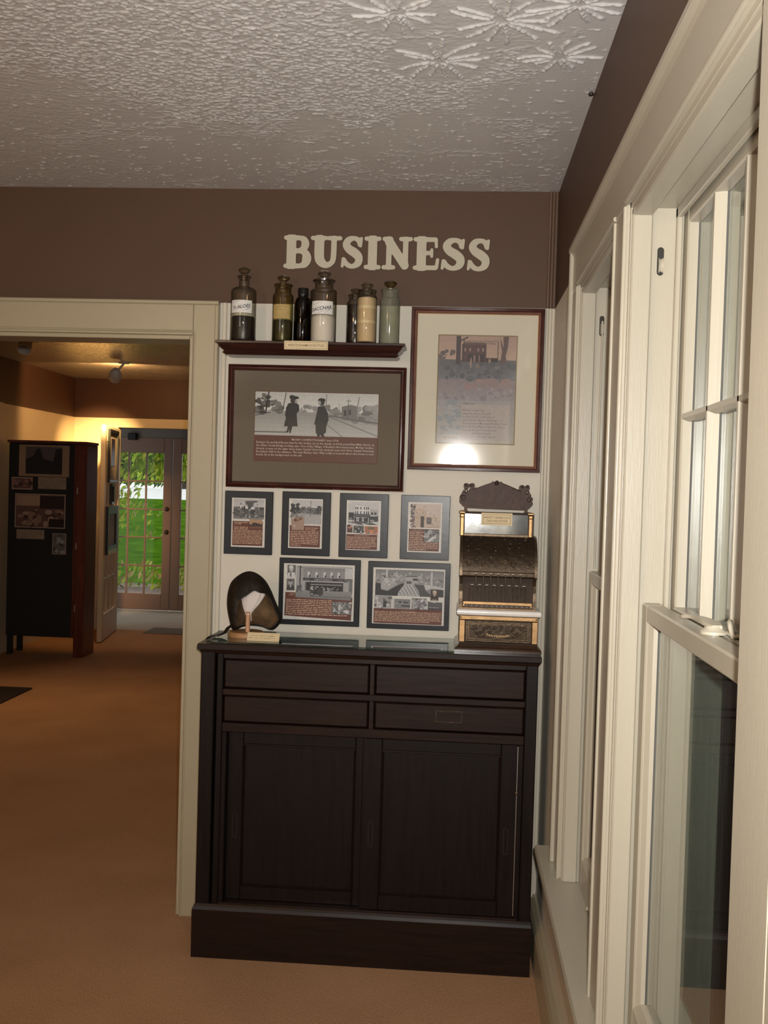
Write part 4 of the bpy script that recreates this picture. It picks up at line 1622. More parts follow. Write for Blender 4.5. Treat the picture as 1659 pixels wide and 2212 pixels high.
# ---- small printed cards
def name_card(name, x0, x1, z0, z1, y, lines, label, cat='sign', tilt=0., zrot=0., lean=0.):
    c = thing(name, ((x0 + x1) / 2, y, z0), label, cat)
    ORG[c] = Vector(((x0 + x1) / 2, y, z0))
    MB().box(x0, x1, y, y + .0022, z0, z1, .0004).build('card', MT['card'], c)
    A = Art(x0, z0, x1, z1, y - .00008)
    W, H = (x1 - x0) * 1000, (z1 - z0) * 1000
    A.vp(0, 0, W, H)
    bk = (.46, .34, .12)
    i = H * .13
    t = H * .03
    for r_ in ((i, i, W - i, i + t), (i, H - i - t, W - i, H - i), (i, i, i + t, H - i), (W - i - t, i, W - i, H - i)):
        A.rect(*r_, bk)
    n = len(lines)
    hh = H * (.24 if n == 1 else .17)
    for k, s in enumerate(lines):
        yb = H * (.62 if n == 1 else (.46 + .27 * k))
        A.text(s, W / 2, yb, hh, bk, 'c', W * .84, bold=.01)
    A.build('print', c)
    c.rotation_euler = (lean, tilt, zrot)
    return c


name_card('name_card', .0935, .1940, 1.4115, 1.4520, 3.3355, ["BARNETT'S BARBER SHOP", 'CASH REGISTER'], 'small tan card on the cash register, its upper glass front')
name_card('name_card', -.578, -.431, 1.9745, 2.0035, 3.3745, ['WENTZ PHARMACY BOTTLES'], 'small tan card on the front of the bottle shelf')
name_card('name_card', -.650, -.545, CT + .0078, CT + .0355, 3.238, ['CAP FOR WENTZ PHARMACY', 'MOTORCYCLE DELIVERY BOY'], 'small tan card lying by the leather cap on the cabinet', zrot=-.02, lean=-.42)

# ================================================================ SHELF AND BOTTLES
ST = 2.003
sh = MB()
prof = [(.118, ST), (.1215, ST - .002), (.1215, ST - .008), (.118, ST - .010), (.112, ST - .012), (.109, ST - .018), (.104, ST - .024), (.098, ST - .029), (.095, ST - .033),
        (.098, ST - .035), (.0995, ST - .038), (.097, ST - .041), (.090, ST - .045)]
L = []
for p, z in prof:
    i_ = .12 - p
    L.append([(-.812 + i_, D - .004, z), (-.812 + i_, D - p, z), (-.176 - i_, D - p, z), (-.176 - i_, D - .004, z)])
sh.loops(L, 0, True, True)
so = sh.build('wall_shelf', MT['shelf_wood'], None, 25, (-.49, D, ST - .045))
tag(so, 'dark mahogany moulded ledge shelf holding the pharmacy bottles', 'shelf')


def curved(mb, vv, ff, cx, cy, r, mi=0):
    """wrap flat (x, z) points round the front of a cylinder"""
    out = []
    for x, z in vv:
        t = x / r
        out.append((cx + r * math.sin(t), cy - r * math.cos(t), z))
    return mb.add(out, ff, mi)


def bottle(cx, cy, r, hb, hs, rn, hn, rl, gl, label, stop=None, cap=None, lab=None, fill=None, group='old pharmacy bottles on the ledge shelf'):
    """hb body height, hs shoulder top, rn/hn neck, rl lip ; all above the shelf"""
    t = thing('glass_bottle', (cx, cy, ST), label, 'bottle', group)
    z0 = ST + .0006
    pr = [(0, .004), (r * .80, .002), (r * .93, 0), (r, .005), (r, hb)]
    for k in range(1, 7):
        a = k / 6 * math.pi / 2
        pr.append((r + (rn - r) * (1 - math.cos(a)), hb + (hs - hb) * math.sin(a)))
    pr += [(rn * .97, hs + (hn - hs) * .5), (rn, hn - .010), (rl * .98, hn - .006), (rl, hn - .002), (rl * .9, hn), (rn * .72, hn)]
    MB().lathe(pr, cx, cy, z0, 36, caps=False).build('body', MT[gl], t, 40)
    if fill:
        for m_, za, zb, k in fill:
            rr = r * k
            pf = [(0, za), (rr * .94, za), (rr, za + .006), (rr, zb - .006), (rr * .93, zb), (0, zb + .002)]
            MB().lathe(pf, cx, cy, z0, 30, caps=False).build('contents' if m_ != 'powder_line' else 'contents_band', MT[m_], t, 45)
    if stop:
        rs, hb2, ht, sm = stop
        ps = [(0, hn - .016), (rn * .60, hn - .015), (rn * .68, hn + .001), (rs * .42, hn + .003), (rs * .40, hb2 - .003), (rs * .62, hb2), (rs, hb2 + (ht - hb2) * .45), (rs * .96, hb2 + (ht - hb2) * .7), (rs * .5, ht), (0, ht)]
        MB().lathe(ps, cx, cy, z0, 28, caps=False).build('stopper', MT[sm], t, 40)
    if cap:
        rc, za, zb = cap
        pc = [(0, za)] + [(rc, za), (rc * 1.03, za + .002), (rc, za + .004), (rc, zb - .002), (rc * .94, zb), (0, zb)]
        MB().lathe(pc, cx, cy, z0, 28, caps=False).build('screw_cap', MT['cap_black'], t, 40)
    if lab:
        mname, za, zb, hw, txt, tsize = lab
        rlab = r + .0005
        n = 14
        q = MB()
        q.loops([[(cx + rlab * math.sin(a), cy - rlab * math.cos(a), z0 + z) for a in np.linspace(-hw / r, hw / r, n)] for z in (za, zb)], closed=False)
        lb = q.build('label', MT[mname], t, 60, recalc=False)
        q = MB()
        for (s, zz, size, shear, rot, bold) in txt:
            vv, ff = text2d(s, 2, bold)
            w = max(p[0] for p in vv)
            pts = []
            for a, c in vv:
                x = (a - w / 2 + c * shear) * size
                y = c * size
                pts.append((x * math.cos(rot) - y * math.sin(rot), z0 + zz + x * math.sin(rot) + y * math.cos(rot)))
            curved(q, pts, ff, cx, cy, r + .0009)
        for (xa, za_, xb, zb_) in tsize:
            dx, dz = xb - xa, zb_ - za_
            L_ = math.hypot(dx, dz)
            nx, nz = -dz / L_ * .00035, dx / L_ * .00035
            sg = 5
            pts = []
            for i in range(sg + 1):
                f = i / sg
                pts += [(xa + dx * f + nx, z0 + za_ + dz * f + nz), (xa + dx * f - nx, z0 + za_ + dz * f - nz)]
            curved(q, pts, [(2 * i, 2 * i + 1, 2 * i + 3, 2 * i + 2) for i in range(sg)], cx, cy, r + .0008)
        if q.v:
            q.build('lettering', MT['putty'], lb, recalc=False)
    return t


bottle(-.731, 3.436, .0435, .169, .186, .0175, .224, .0235, 'bottle_clear', 'clear stoppered bottle labelled ALOES at the left end of the shelf', (.0205, .233, .252, 'bottle_clear'),
       lab=('label_white', .0936, .136, .0385, [('Tr.ALOES', .1085, .0155, .30, .16, .02)], [(-.031, .128, -.004, .1335), (-.031, .128, -.031, .134), (.006, .099, .030, .112), (.020, .103, .031, .113)]),
       fill=[('tincture', .004, .085, .93)])
bottle(-.595, 3.430, .0350, .152, .166, .0275, .197, .0320, 'bottle_yellow', 'stoppered bottle with a faded yellow paper label on the shelf', (.0215, .208, .226, 'bottle_yellow'),
       lab=('label_yellow', .077, .124, .0315, [], [(-.022, .118, .020, .115), (-.020, .108, .016, .107)]), fill=[('olive', .004, .075, .92)])
bottle(-.5305, 3.455, .0305, .118, .160, .0150, .166, .0165, 'bottle_amber', 'very dark brown bottle with a black screw cap on the shelf', None, (.0180, .164, .189), fill=[('resin', .004, .112, .93)])
bottle(-.4565, 3.430, .0445, .173, .182, .0315, .214, .0385, 'bottle_clear', 'wide clear bottle labelled SACCHAR. half full of white sugar', (.0230, .224, .244, 'bottle_clear'),
       lab=('label_white', .0925, .1365, .0390, [('SACCHAR.', .1065, .0160, .25, .15, .02)], [(-.032, .124, -.004, .1325), (-.032, .124, -.032, .134), (-.012, .097, .030, .110), (.010, .096, .030, .110)]),
       fill=[('sugar', .004, .088, .925)])
bottle(-.3510, 3.463, .0305, .139, .150, .0240, .172, .0270, 'bottle_clear', 'stoppered bottle of dark resin standing behind the cream powder bottle', (.0190, .178, .193, 'bottle_clear'),
       fill=[('resin', .004, .064, .93), ('resin', .066, .138, .90)])
bottle(-.3080, 3.409, .0345, .148, .158, .0290, .178, .0320, 'bottle_clear', 'stoppered bottle filled with cream-coloured powder in three bands', (.0205, .184, .202, 'bottle_clear'),
       fill=[('powder', .004, .068, .94), ('powder_line', .068, .0705, .95), ('powder', .0705, .117, .94), ('powder_line', .117, .119, .95), ('powder', .119, .150, .93)])
bottle(-.2320, 3.432, .0345, .146, .156, .0285, .186, .0315, 'bottle_dusty', 'dusty grey-green empty bottle at the right end of the shelf', (.0225, .196, .214, 'bottle_yellow'))

# ================================================================ LEATHER CAP ON ITS STAND
stn = thing('cap_stand', (-.685, 3.345, CT + .007), 'pale wooden hat stand with a white cloth-wrapped head under the cap', 'stand')
ZS = CT + .0069
b = MB()
b.lathe([(.0, 0), (.060, 0), (.061, .003), (.061, .011), (.056, .017), (.0, .018)], -.672, 3.335, ZS, 30, caps=False)
b.build('base', MT['stand_wood'], stn, 40)
MB().lathe([(.0075, .0165), (.0075, .085), (0, .085)], -.664, 3.318, ZS, 16, caps=False).build('pole', MT['pole_pine'], stn, 40)
pl = MB()
n = 48
Ls = []
for r0, z, dx in ((.0085, .072, 0), (.0095, .078, 0), (.016, .092, .002), (.024, .108, .006), (.030, .124, .009), (.034, .140, .012), (.033, .154, .014), (.018, .166, .016)):
    ring_ = []
    for i in range(n):
        a = 2 * math.pi * i / n
        k = 1 + .055 * math.sin(12 * a) * (1 if z > .08 else .3)
        ring_.append((-.664 + dx + r0 * 1.12 * k * math.cos(a), 3.322 + min(.014, max(0, z - .09) * .3) + r0 * .55 * k * math.sin(a), ZS + z))
    Ls.append(ring_)
pl.loops(Ls, 0, True, True)
pl.build('padded_head', MT['cloth_white'], stn, 60)
MB().tube([(-.664 + .0098 * math.cos(a), 3.320 + .0098 * math.sin(a), ZS + .076) for a in np.linspace(0, 6.2, 16)] + [(-.652, 3.309, ZS + .068), (-.651, 3.308, ZS + .055)], .0012, 6).build('tie_cord', MT['cloth_white'], stn, 60)

cp = thing('leather_cap', (-.655, 3.36, CT + .02), 'dark leather motorcycle cap draped open over a small wooden stand', 'cap')


def cpx(px, py, y=3.345):
    return (-.668 + (px - 540) * .00152 + (py - 1236) * .00003, y, 1.2315 - (py - 1236) * .00152 + (px - 540) * .00004)


outer = [(503, 1366), (494, 1342), (489, 1312), (490, 1286), (497, 1262), (511, 1247), (527, 1238), (541, 1236), (556, 1241), (572, 1254), (585, 1275), (594, 1296), (601, 1312), (609, 1328), (612, 1340), (607, 1350), (598, 1360), (588, 1364), (568, 1357), (545, 1355), (525, 1358)]
inner = [(514, 1355), (515, 1336), (516, 1318), (518, 1305), (522, 1297), (530, 1291), (540, 1285), (549, 1278), (557, 1275), (567, 1279), (578, 1283), (588, 1296), (595, 1312), (603, 1329), (606, 1338), (602, 1347), (594, 1354), (584, 1358), (566, 1351), (545, 1350), (525, 1352)]


def smooth_loop(P_, m):
    n_ = len(P_)
    out = []
    for i in range(n_):
        p0, p1, p2, p3 = (Vector(P_[(i + k) % n_]) for k in (-1, 0, 1, 2))
        for j in range(m):
            t = j / m
            out.append(.5 * ((2 * p1) + (-p0 + p2) * t + (2 * p0 - 5 * p1 + 4 * p2 - p3) * t * t + (-p0 + 3 * p1 - 3 * p2 + p3) * t ** 3))
    return out


O_ = smooth_loop(outer, 4)
I_ = smooth_loop(inner, 4)
N_ = len(O_)
Ls = []
cen = Vector((552, 1312))
R3 = random.Random(2)
wob = [R3.uniform(-.001, .001) for _ in range(N_)]
# back dome -> outer silhouette -> front band -> opening edge
for f, y in ((.25, 3.418), (.55, 3.412), (.80, 3.398), (.94, 3.380)):
    Ls.append([cpx(*(cen + (p - cen) * f), y) for p in O_])
Ls.append([cpx(p.x, p.y, 3.355) for p in O_])
for f, dy in ((.22, -.026), (.55, -.044), (.85, -.050), (1.0, -.049)):
    row = []
    for i in range(N_):
        p = O_[i].lerp(I_[i], f)
        thick = (O_[i] - I_[i]).length / 40.
        row.append(cpx(p.x, p.y, 3.355 + dy * min(1.0, .35 + thick) + wob[i]))
    Ls.append(row)
cr_ = MB()
cr_.loops(Ls, 0, True, False)
crown = cr_.build('crown', MT['leather'], cp, 60)
Li = []
edge = Ls[-1]
Li.append([(x, y + .0015, z) for x, y, z in edge])
for f, y in ((.97, 3.345), (.88, 3.372), (.65, 3.395), (.35, 3.405), (.1, 3.407)):
    Li.append([cpx(*(cen + (p - cen) * f), y) for p in I_])
q = MB()
q.loops(Li, 0, False, True)
q.build('lining', MT['lining'], cp, 60)
q = MB()
q.tube([(x, y - .0005, z) for x, y, z in edge], .0017, 6, closed=True)
q.build('rim_piping', MT['leather_edge'], cp, 60)
for pts in ([(545, 1240), (547, 1258), (550, 1274)], [(512, 1252), (520, 1275), (524, 1292)]):
    k = MB()
    k.tube([cpx(x, y, (3.336, 3.312, 3.306)[i]) for i, (x, y) in enumerate(pts)], .0011, 6)
    k.build('seam', MT['leather_edge'], crown, 60)
st_ = MB()
path = [cpx(506, 1352, 3.325), (-.727, 3.305, 1.045), (-.735, 3.298, 1.030), (-.752, 3.290, CT + .0125), (-.775, 3.275, CT + .0105), (-.7855, 3.262, CT + .0035)]
LL = []
for i, p in enumerate(path):
    w_ = (.009, .011, .013, .014, .013, .008)[i]
    LL.append([(p[0] - .3 * w_, p[1] - w_, p[2] + .0042), (p[0] + .3 * w_, p[1] + w_, p[2] + .0042), (p[0] + .3 * w_, p[1] + w_, p[2] - .0012), (p[0] - .3 * w_, p[1] - w_, p[2] - .0012)])
st_.loops(LL, 0, True, True)
strap = st_.build('chin_strap', MT['leather_edge'], cp, 50)
bk = MB()
bk.tube([(-.760 + .009 * math.cos(a), 3.284 + .012 * math.sin(a), CT + .0125) for a in np.linspace(0, 6.283, 13)[:-1]], .0013, 6, closed=True)
bk.build('buckle', MT['steel'], strap, 50)

# ================================================================ WALL LETTERS
LET = {
    'B': (.90, [[(.25, .08, .15), (.25, .92, .15)], [(.07, .065, .065), (.45, .065, .065)], [(.07, .935, .065), (.45, .935, .065)],
                [(.3, .93, .07), (.5, .93, .07), (.64, .88, .10), (.69, .74, .125), (.63, .60, .10), (.48, .53, .07), (.3, .53, .07)],
                [(.3, .53, .07), (.52, .53, .07), (.70, .46, .11), (.745, .29, .145), (.68, .13, .11), (.52, .07, .07), (.3, .07, .07)]]),
    'U': (.99, [[(.28, .9, .15), (.28, .4, .15), (.33, .22, .14), (.48, .11, .10), (.64, .16, .08), (.72, .33, .085), (.73, .92, .085)], [(.07, .935, .065), (.47, .935, .065)], [(.58, .935, .065), (.92, .935, .065)]]),
    'S': (.80, [[(.62, .73, .06), (.58, .87, .08), (.44, .93, .07), (.27, .88, .10), (.19, .74, .12), (.28, .60, .13), (.46, .49, .14), (.60, .35, .13), (.58, .17, .11), (.40, .07, .07), (.22, .13, .08), (.13, .28, .055)],
                [(.66, .70, .045), (.68, .93, .045)], [(.09, .30, .045), (.07, .07, .045)]]),
    'I': (.56, [[(.28, .08, .145), (.28, .92, .145)], [(.07, .065, .065), (.49, .065, .065)], [(.07, .935, .065), (.49, .935, .065)]]),
    'N': (.97, [[(.22, .92, .085), (.22, .08, .085)], [(.22, .86, .14), (.73, .13, .13)], [(.75, .92, .085), (.75, .12, .085)], [(.07, .935, .065), (.28, .935, .065)], [(.06, .065, .065), (.37, .065, .065)], [(.60, .935, .065), (.91, .935, .065)]]),
    'E': (.87, [[(.27, .08, .15), (.27, .92, .15)], [(.07, .065, .065), (.4, .065, .065)], [(.07, .935, .065), (.4, .935, .065)], [(.3, .93, .07), (.70, .93, .07)], [(.3, .52, .065), (.56, .52, .065)], [(.3, .07, .07), (.72, .07, .07)],
                [(.73, .92, .05), (.74, .72, .05)], [(.60, .62, .045), (.60, .42, .045)], [(.76, .09, .055), (.79, .31, .055)]]),
}


def smooth_open(P_, m):
    out = []
    for i in range(len(P_) - 1):
        p0, p1, p2, p3 = (np.array(P_[min(max(i + k, 0), len(P_) - 1)]) for k in (-1, 0, 1, 2))
        for j in range(m):
            t = j / m
            out.append(.5 * ((2 * p1) + (-p0 + p2) * t + (2 * p0 - 5 * p1 + 4 * p2 - p3) * t * t + (-p0 + 3 * p1 - 3 * p2 + p3) * t ** 3))
    out.append(np.array(P_[-1]))
    return out


seq = [('B', -.609, -.511, 0), ('U', -.516, -.406, 0), ('S', -.412, -.328, .001), ('I', -.331, -.272, 0), ('N', -.269, -.165, 0), ('E', -.163, -.070, 0), ('S', -.070, .021, -.001), ('S', .019, .105, -.002)]
lab_ = ['letter B, first letter of the word on the brown wall', 'letter U in the word on the brown wall', 'letter S between the U and the I on the brown wall', 'letter I in the word on the brown wall',
        'letter N in the word on the brown wall', 'letter E in the word on the brown wall', 'letter S next to the E, second to last on the brown wall', 'letter S ending the word on the brown wall']
for (ch, x0, x1, dz), lb in zip(seq, lab_):
    wu, strokes = LET[ch]
    strokes = [q if len(q) < 4 else [tuple(p) for p in smooth_open(q, 5)] for q in strokes]
    hh = .111
    kx = (x1 - x0) / wu

    def fn(X, Y, strokes=strokes):
        d = np.full(X.shape, 9.)
        for s_ in strokes:
            e = stroke(X, Y, s_)
            k = .035
            h_ = np.clip(.5 + .5 * (d - e) / k, 0, 1)
            d = d + (e - d) * h_ - k * h_ * (1 - h_)
        return d
    m_ = MB()
    sdf_plate(m_, fn, -.03, wu + .03, -.03, 1.03, 54, lambda x, y, w, x0=x0, kx=kx, dz=dz: (x0 + x * kx, w, 2.2695 + dz + y * hh), D - .0085, D - .0002)
    o = m_.build('wall_letter', MT['letter_paint'])
    tag(o, 'cream rounded ' + lb, 'letter', 'letters spelling a word on the wall')

# ================================================================ FRAMED PICTURES
# wide frame with two children by the road
pf = thing('picture_frame', (-.48, D - .004, 1.510), 'wide mahogany frame with taupe mat and photo of two children on a road', 'picture frame')
x0, x1, z0, z1, yb_ = -.788, -.172, 1.511, 1.935, D - .003
m_ = MB()
m_.frame_y(x0, x1, z0, z1, [(0, 0), (0, .014), (.002, .018), (.006, .020), (.009, .017), (.010, .021), (.014, .022), (.016, .016), (.018, .015), (.020, .011), (.021, .006), (.021, .002)], yb_)
m_.build('frame', MT['frame_wood'], pf, 25)
MB().box(x0 + .004, x1 - .004, yb_ - .0045, yb_, z0 + .004, z1 - .004).build('backing', MT['board_laminate'], pf)
m_ = MB()
px0, px1, pz0, pz1 = -.693, -.266, 1.605, 1.843
m_.frame_y(x0 + .019, x1 - .019, z0 + .019, z1 - .019, [(0, 0), (px0 - x0 - .0195, 0)], yb_ - .0065)
ma = MB()
Y_ = yb_ - .0065
ma.loops([[(x0 + .019, Y_, z0 + .019), (x1 - .019, Y_, z0 + .019), (x1 - .019, Y_, z1 - .019), (x0 + .019, Y_, z1 - .019)], [(px0 - .002, Y_, pz0 - .002), (px1 + .002, Y_, pz0 - .002), (px1 + .002, Y_, pz1 + .002), (px0 - .002, Y_, pz1 + .002)]])
ma.build('mat_board', MT['mat_taupe'], pf)
ma = MB()
ma.loops([[(px0 - .002, Y_, pz0 - .002), (px1 + .002, Y_, pz0 - .002), (px1 + .002, Y_, pz1 + .002), (px0 - .002, Y_, pz1 + .002)], [(px0, Y_ + .0018, pz0), (px1, Y_ + .0018, pz0), (px1, Y_ + .0018, pz1), (px0, Y_ + .0018, pz1)]])
ma.build('mat_bevel', MT['frame_wood_lip'], pf)
A = Art(px0, pz0, px1, pz1, Y_ + .0019, .00002).vp(315, 815, 1365, 1415)
A.grad(315, 815, 1365, 990, .74, .84, 5)
A.grad(315, 985, 1365, 1195, .58, .72, 6)
A.blobs(320, 830, 430, 1000, 26, 10, 30, [.2, .26, .32, .4])
A.blobs(455, 890, 560, 985, 16, 10, 26, [.36, .42, .48])
A.blobs(700, 930, 850, 990, 22, 8, 20, [.5, .56, .62])
A.blobs(900, 930, 1060, 1010, 18, 10, 24, [.42, .48, .54])
A.blobs(1150, 920, 1365, 1060, 34, 14, 34, [.42, .5, .55, .6])
A.poly([(1055, 930), (1130, 912), (1185, 925), (1185, 1055), (1055, 1040)], .46)
A.rect(1075, 960, 1095, 1010, .25).rect(1115, 955, 1135, 1000, .28)
A.line(318, 1022, 450, 990, 8, .30).line(315, 975, 700, 985, 5, .5)
A.line(430, 815, 405, 1005, 12, .16).line(578, 820, 552, 980, 7, .26).line(925, 825, 918, 1000, 6, .42).line(1113, 865, 1104, 1050, 6, .36).line(1090, 878, 1138, 880, 4, .4).line(1203, 845, 1188, 930, 6, .36).line(1030, 900, 1045, 1000, 4, .45)
A.line(925, 1010, 1365, 1180, 7, .42).line(930, 1085, 1070, 1195, 6, .45).line(985, 1010, 1365, 1085, 5, .5).line(315, 1163, 590, 1163, 9, .34)
A.poly([(940, 1015), (1190, 1055), (1365, 1075), (1365, 1060), (1180, 1040), (960, 1005)], .40)
dk = .15
A.poly([(600, 912), (660, 900), (690, 925), (695, 970), (672, 1000), (683, 1110), (565, 1112), (582, 1035), (573, 1020), (580, 950)], dk)
A.poly([(600, 1105), (640, 1105), (625, 1170), (612, 1170), (614, 1130), (605, 1165), (575, 1165), (592, 1150)], dk)
A.ell(640, 888, 24, 30, .2).ell(648, 862, 42, 15, .14).ell(630, 852, 22, 13, .12).ell(662, 895, 10, 16, .55)
A.poly([(852, 935), (905, 925), (940, 990), (946, 1045), (928, 1108), (926, 1160), (908, 1170), (840, 1166), (836, 1092), (824, 1088), (845, 985)], .17)
A.poly([(850, 1160), (905, 1165), (915, 1192), (890, 1192), (880, 1178), (872, 1192), (852, 1192)], .14)
A.ell(882, 895, 28, 32, .22).ell(884, 878, 32, 18, .13).ell(866, 903, 12, 20, .62)
A.rect(315, 1192, 1365, 1415, (.35, .18, .14))
wt = (.80, .76, .72)
A.text('McVAY CONFECTIONARY circa 1918', 835, 1234, 17, wt, 'c', bold=.008)
for i, s in enumerate(["Bexley's Sis and Bud Benua wait for the trolley car at the tracks on brick paved East Main Street, at",
                       "the Alum Creek Bridge looking east. One of the Village of Bexley's first businesses, McVay Confec-",
                       "tionary, is seen on the right. Here many Capital University students were fed. Note Capital University",
                       "Recitation Hall in the distance. The new Bexley Gate Way today is located where the house is seen"]):
    A.text(s, 332, 1262 + i * 27, 17, wt, 'j', 1006, bold=.008)
A.text('beside Sis in the background on the left.', 332, 1370, 17, wt, 'l', bold=.008)
A.build('print', pf)
MB().box(x0 + .018, x1 - .018, yb_ - .0098, yb_ - .0082, z0 + .018, z1 - .018).build('glass', MT['picture_glass'], pf)
pf.rotation_euler = (.004, 0, 0)

# upright frame with cream mat
pf = thing('picture_frame', (.065, D - .004, 1.588), 'upright mahogany frame with wide cream mat and faded old street photo', 'picture frame')
x0, x1, z0, z1 = -.160, .2895, 1.589, 2.141
m_ = MB()
m_.frame_y(x0, x1, z0, z1, [(0, 0), (0, .018), (.002, .021), (.010, .022), (.013, .019)], yb_)
m_.build('frame', MT['frame_wood'], pf, 25)
m_ = MB()
m_.frame_y(x0, x1, z0, z1, [(.013, .019), (.0145, .020), (.0175, .017), (.0205, .012), (.0205, .004)], yb_)
m_.build('frame_lip', MT['frame_wood_lip'], pf, 25)
m_ = MB()
m_.frame_y(x0, x1, z0, z1, [(.0203, .0118), (.0216, .0112), (.0220, .006)], yb_)
m_.build('gilt_fillet', MT['gilt'], pf)
MB().box(x0 + .004, x1 - .004, yb_ - .0045, yb_, z0 + .004, z1 - .004).build('backing', MT['board_laminate'], pf)
px0, px1, pz0, pz1 = -.064, .198, 1.684, 2.047
rc = lambda o_, y: [(px0 - o_, y, pz0 - o_), (px1 + o_, y, pz0 - o_), (px1 + o_, y, pz1 + o_), (px0 - o_, y, pz1 + o_)]
ma = MB()
ma.loops([[(x0 + .019, Y_, z0 + .019), (x1 - .019, Y_, z0 + .019), (x1 - .019, Y_, z1 - .019), (x0 + .019, Y_, z1 - .019)], rc(.0035, Y_)])
ma.build('mat_board', MT['mat_cream'], pf)
ma = MB()
ma.loops([rc(.0035, Y_), rc(0, Y_ + .0018)])
ma.build('mat_bevel', MT['mat_bevel'], pf)
A = Art(px0, pz0, px1, pz1, Y_ + .0019, .00002).vp(385, 435, 1225, 1590)
A.grad(385, 435, 1225, 700, (.66, .56, .52), (.70, .60, .54), 4)
A.grad(385, 690, 1225, 900, (.36, .36, .38), (.44, .43, .46), 6)
A.grad(385, 900, 1225, 1130, (.52, .47, .49), (.56, .53, .55), 6)
A.grad(385, 1130, 1225, 1590, (.57, .56, .58), (.64, .62, .60), 6)
A.blobs(400, 720, 1210, 900, 70, 14, 40, [(.32, .33, .36), (.40, .40, .43), (.36, .36, .39)])
A.blobs(700, 890, 1200, 980, 26, 14, 40, [(.58, .48, .47), (.55, .47, .47)])
A.blobs(400, 1000, 1200, 1120, 40, 10, 30, [(.50, .46, .50), (.58, .55, .57)])
A.blobs(390, 1150, 650, 1560, 30, 14, 40, [(.60, .61, .63), (.52, .54, .57)])
A.blobs(390, 590, 560, 710, 14, 12, 30, [(.36, .33, .34), (.42, .38, .38)])
A.rect(635, 520, 900, 715, (.33, .24, .24)).rect(655, 505, 890, 528, (.40, .32, .32))
for wx in (670, 725, 812, 862):
    A.rect(wx - 10, 565, wx + 10, 600, (.56, .47, .45))
A.rect(700, 630, 880, 712, (.20, .16, .17)).rect(760, 640, 785, 712, (.52, .42, .40)).rect(815, 640, 832, 712, (.50, .40, .38)).rect(900, 668, 1030, 712, (.24, .18, .19))
A.rect(650, 478, 660, 715, (.25, .2, .2)).rect(1022, 490, 1030, 690, (.30, .25, .25)).line(655, 490, 1025, 486, 4, (.34, .28, .28))
A.text('CAPITAL UNIVERSITY', 842, 524, 26, (.34, .27, .27), 'c', 330, mirror=True)
A.rect(572, 437, 622, 740, (.27, .23, .25)).line(612, 490, 700, 447, 14, (.27, .23, .25))
A.poly([(1042, 437), (1085, 560), (1080, 437), (1140, 437), (1130, 560), (1110, 640), (1125, 720), (1050, 735), (1070, 600)], (.38, .31, .31))
A.ell(735, 725, 12, 60, (.58, .48, .45)).ell(810, 755, 16, 22, (.52, .44, .42)).ell(938, 700, 14, 24, (.56, .48, .45)).ell(1020, 770, 26, 14, (.50, .46, .46))
A.line(410, 1500, 410, 1440, 6, (.66, .66, .66)).poly([(400, 1500), (1000, 1490), (1200, 1500), (1200, 1590), (400, 1590)], (.66, .63, .60))
A.rect(650, 1170, 1180, 1555, (.64, .60, .59))
tx = (.40, .35, .37)
for i, s in enumerate(['village was', '', 'Barnett would stop', 'away the phone. The left', 'located on the north side of', 'across from Capital University', 'of our present Municipal Building. Years',
                       'later the Feed Bag occupied the space.', 'Note in the photo young boys', 'drinking fountain', "it's cash register."]):
    if s:
        A.text(s, 662 if i < 9 else 770 + 60 * (i - 9), 1172 + i * 35.5, 21, tx, 'l', 510, bold=.006)
A.text('The Feed Bag', 455, 1545, 20, tx, 'l')
A.build('print', pf)
MB().box(x0 + .019, x1 - .019, yb_ - .0098, yb_ - .0082, z0 + .019, z1 - .019).build('glass', MT['picture_glass'], pf)
pf.rotation_euler = (.020, 0, 0)


# ================================================================ SIX LAMINATED PLAQUES
def plaque(x0, x1, z0, z1, label, ins):
    t = thing('photo_plaque', ((x0 + x1) / 2, D - .0008, z0), label, 'plaque', 'dark laminated photo plaques on the cream wall')
    MB().box(x0, x1, D - .0130, D - .0008, z0, z1, .0015).build('board', MT['board_laminate'], t)
    i0, i1, j0, j1 = ins
    A = Art(i0, j0, i1, j1, D - .01305, .00002)
    return t, A


WH = (.80, .79, .76)
RB = (.36, .185, .13)
TX = (.74, .62, .52)
BL = .13
t, A = plaque(-.790, -.621, 1.278, 1.4975, 'dark plaque with photo of people at a cart, top row far left', (-.7645, -.647, 1.3035, 1.4735))
A.vp(290, 270, 1380, 1880).rect(290, 270, 1380, 1880, WH)
A.grad(345, 300, 1340, 620, .66, .74, 3)
A.rect(345, 560, 1340, 960, .36).rect(345, 880, 1340, 960, .46)
A.blobs(350, 560, 1330, 900, 90, 14, 44, [.2, .28, .36, .5, .6, .3])
A.poly([(725, 380), (1000, 365), (985, 600), (760, 640)], .30).poly([(720, 365), (1110, 345), (1140, 385), (1000, 430), (725, 385)], .34)
A.rect(550, 490, 610, 610, .75).ell(582, 468, 22, 26, .25).rect(545, 600, 605, 780, .42).poly([(730, 520), (800, 520), (820, 620), (730, 620)], .78).ell(772, 500, 28, 30, .55).rect(720, 620, 820, 800, .3)
A.poly([(930, 560), (1010, 545), (1050, 620), (880, 680)], .78).ell(985, 520, 30, 34, .5).rect(900, 640, 1020, 800, .22).rect(690, 520, 720, 700, .2)
for lx in (660, 690, 770, 880, 1020):
    A.line(lx, 790, lx - 10, 900, 16, .72 if lx % 3 else .2)
A.ell(1130, 720, 70, 90, .5).ell(1130, 720, 58, 78, .34).rect(1190, 560, 1335, 640, .24).rect(1110, 430, 1120, 580, .35)
A.rect(330, 1030, 1310, 1830, RB)
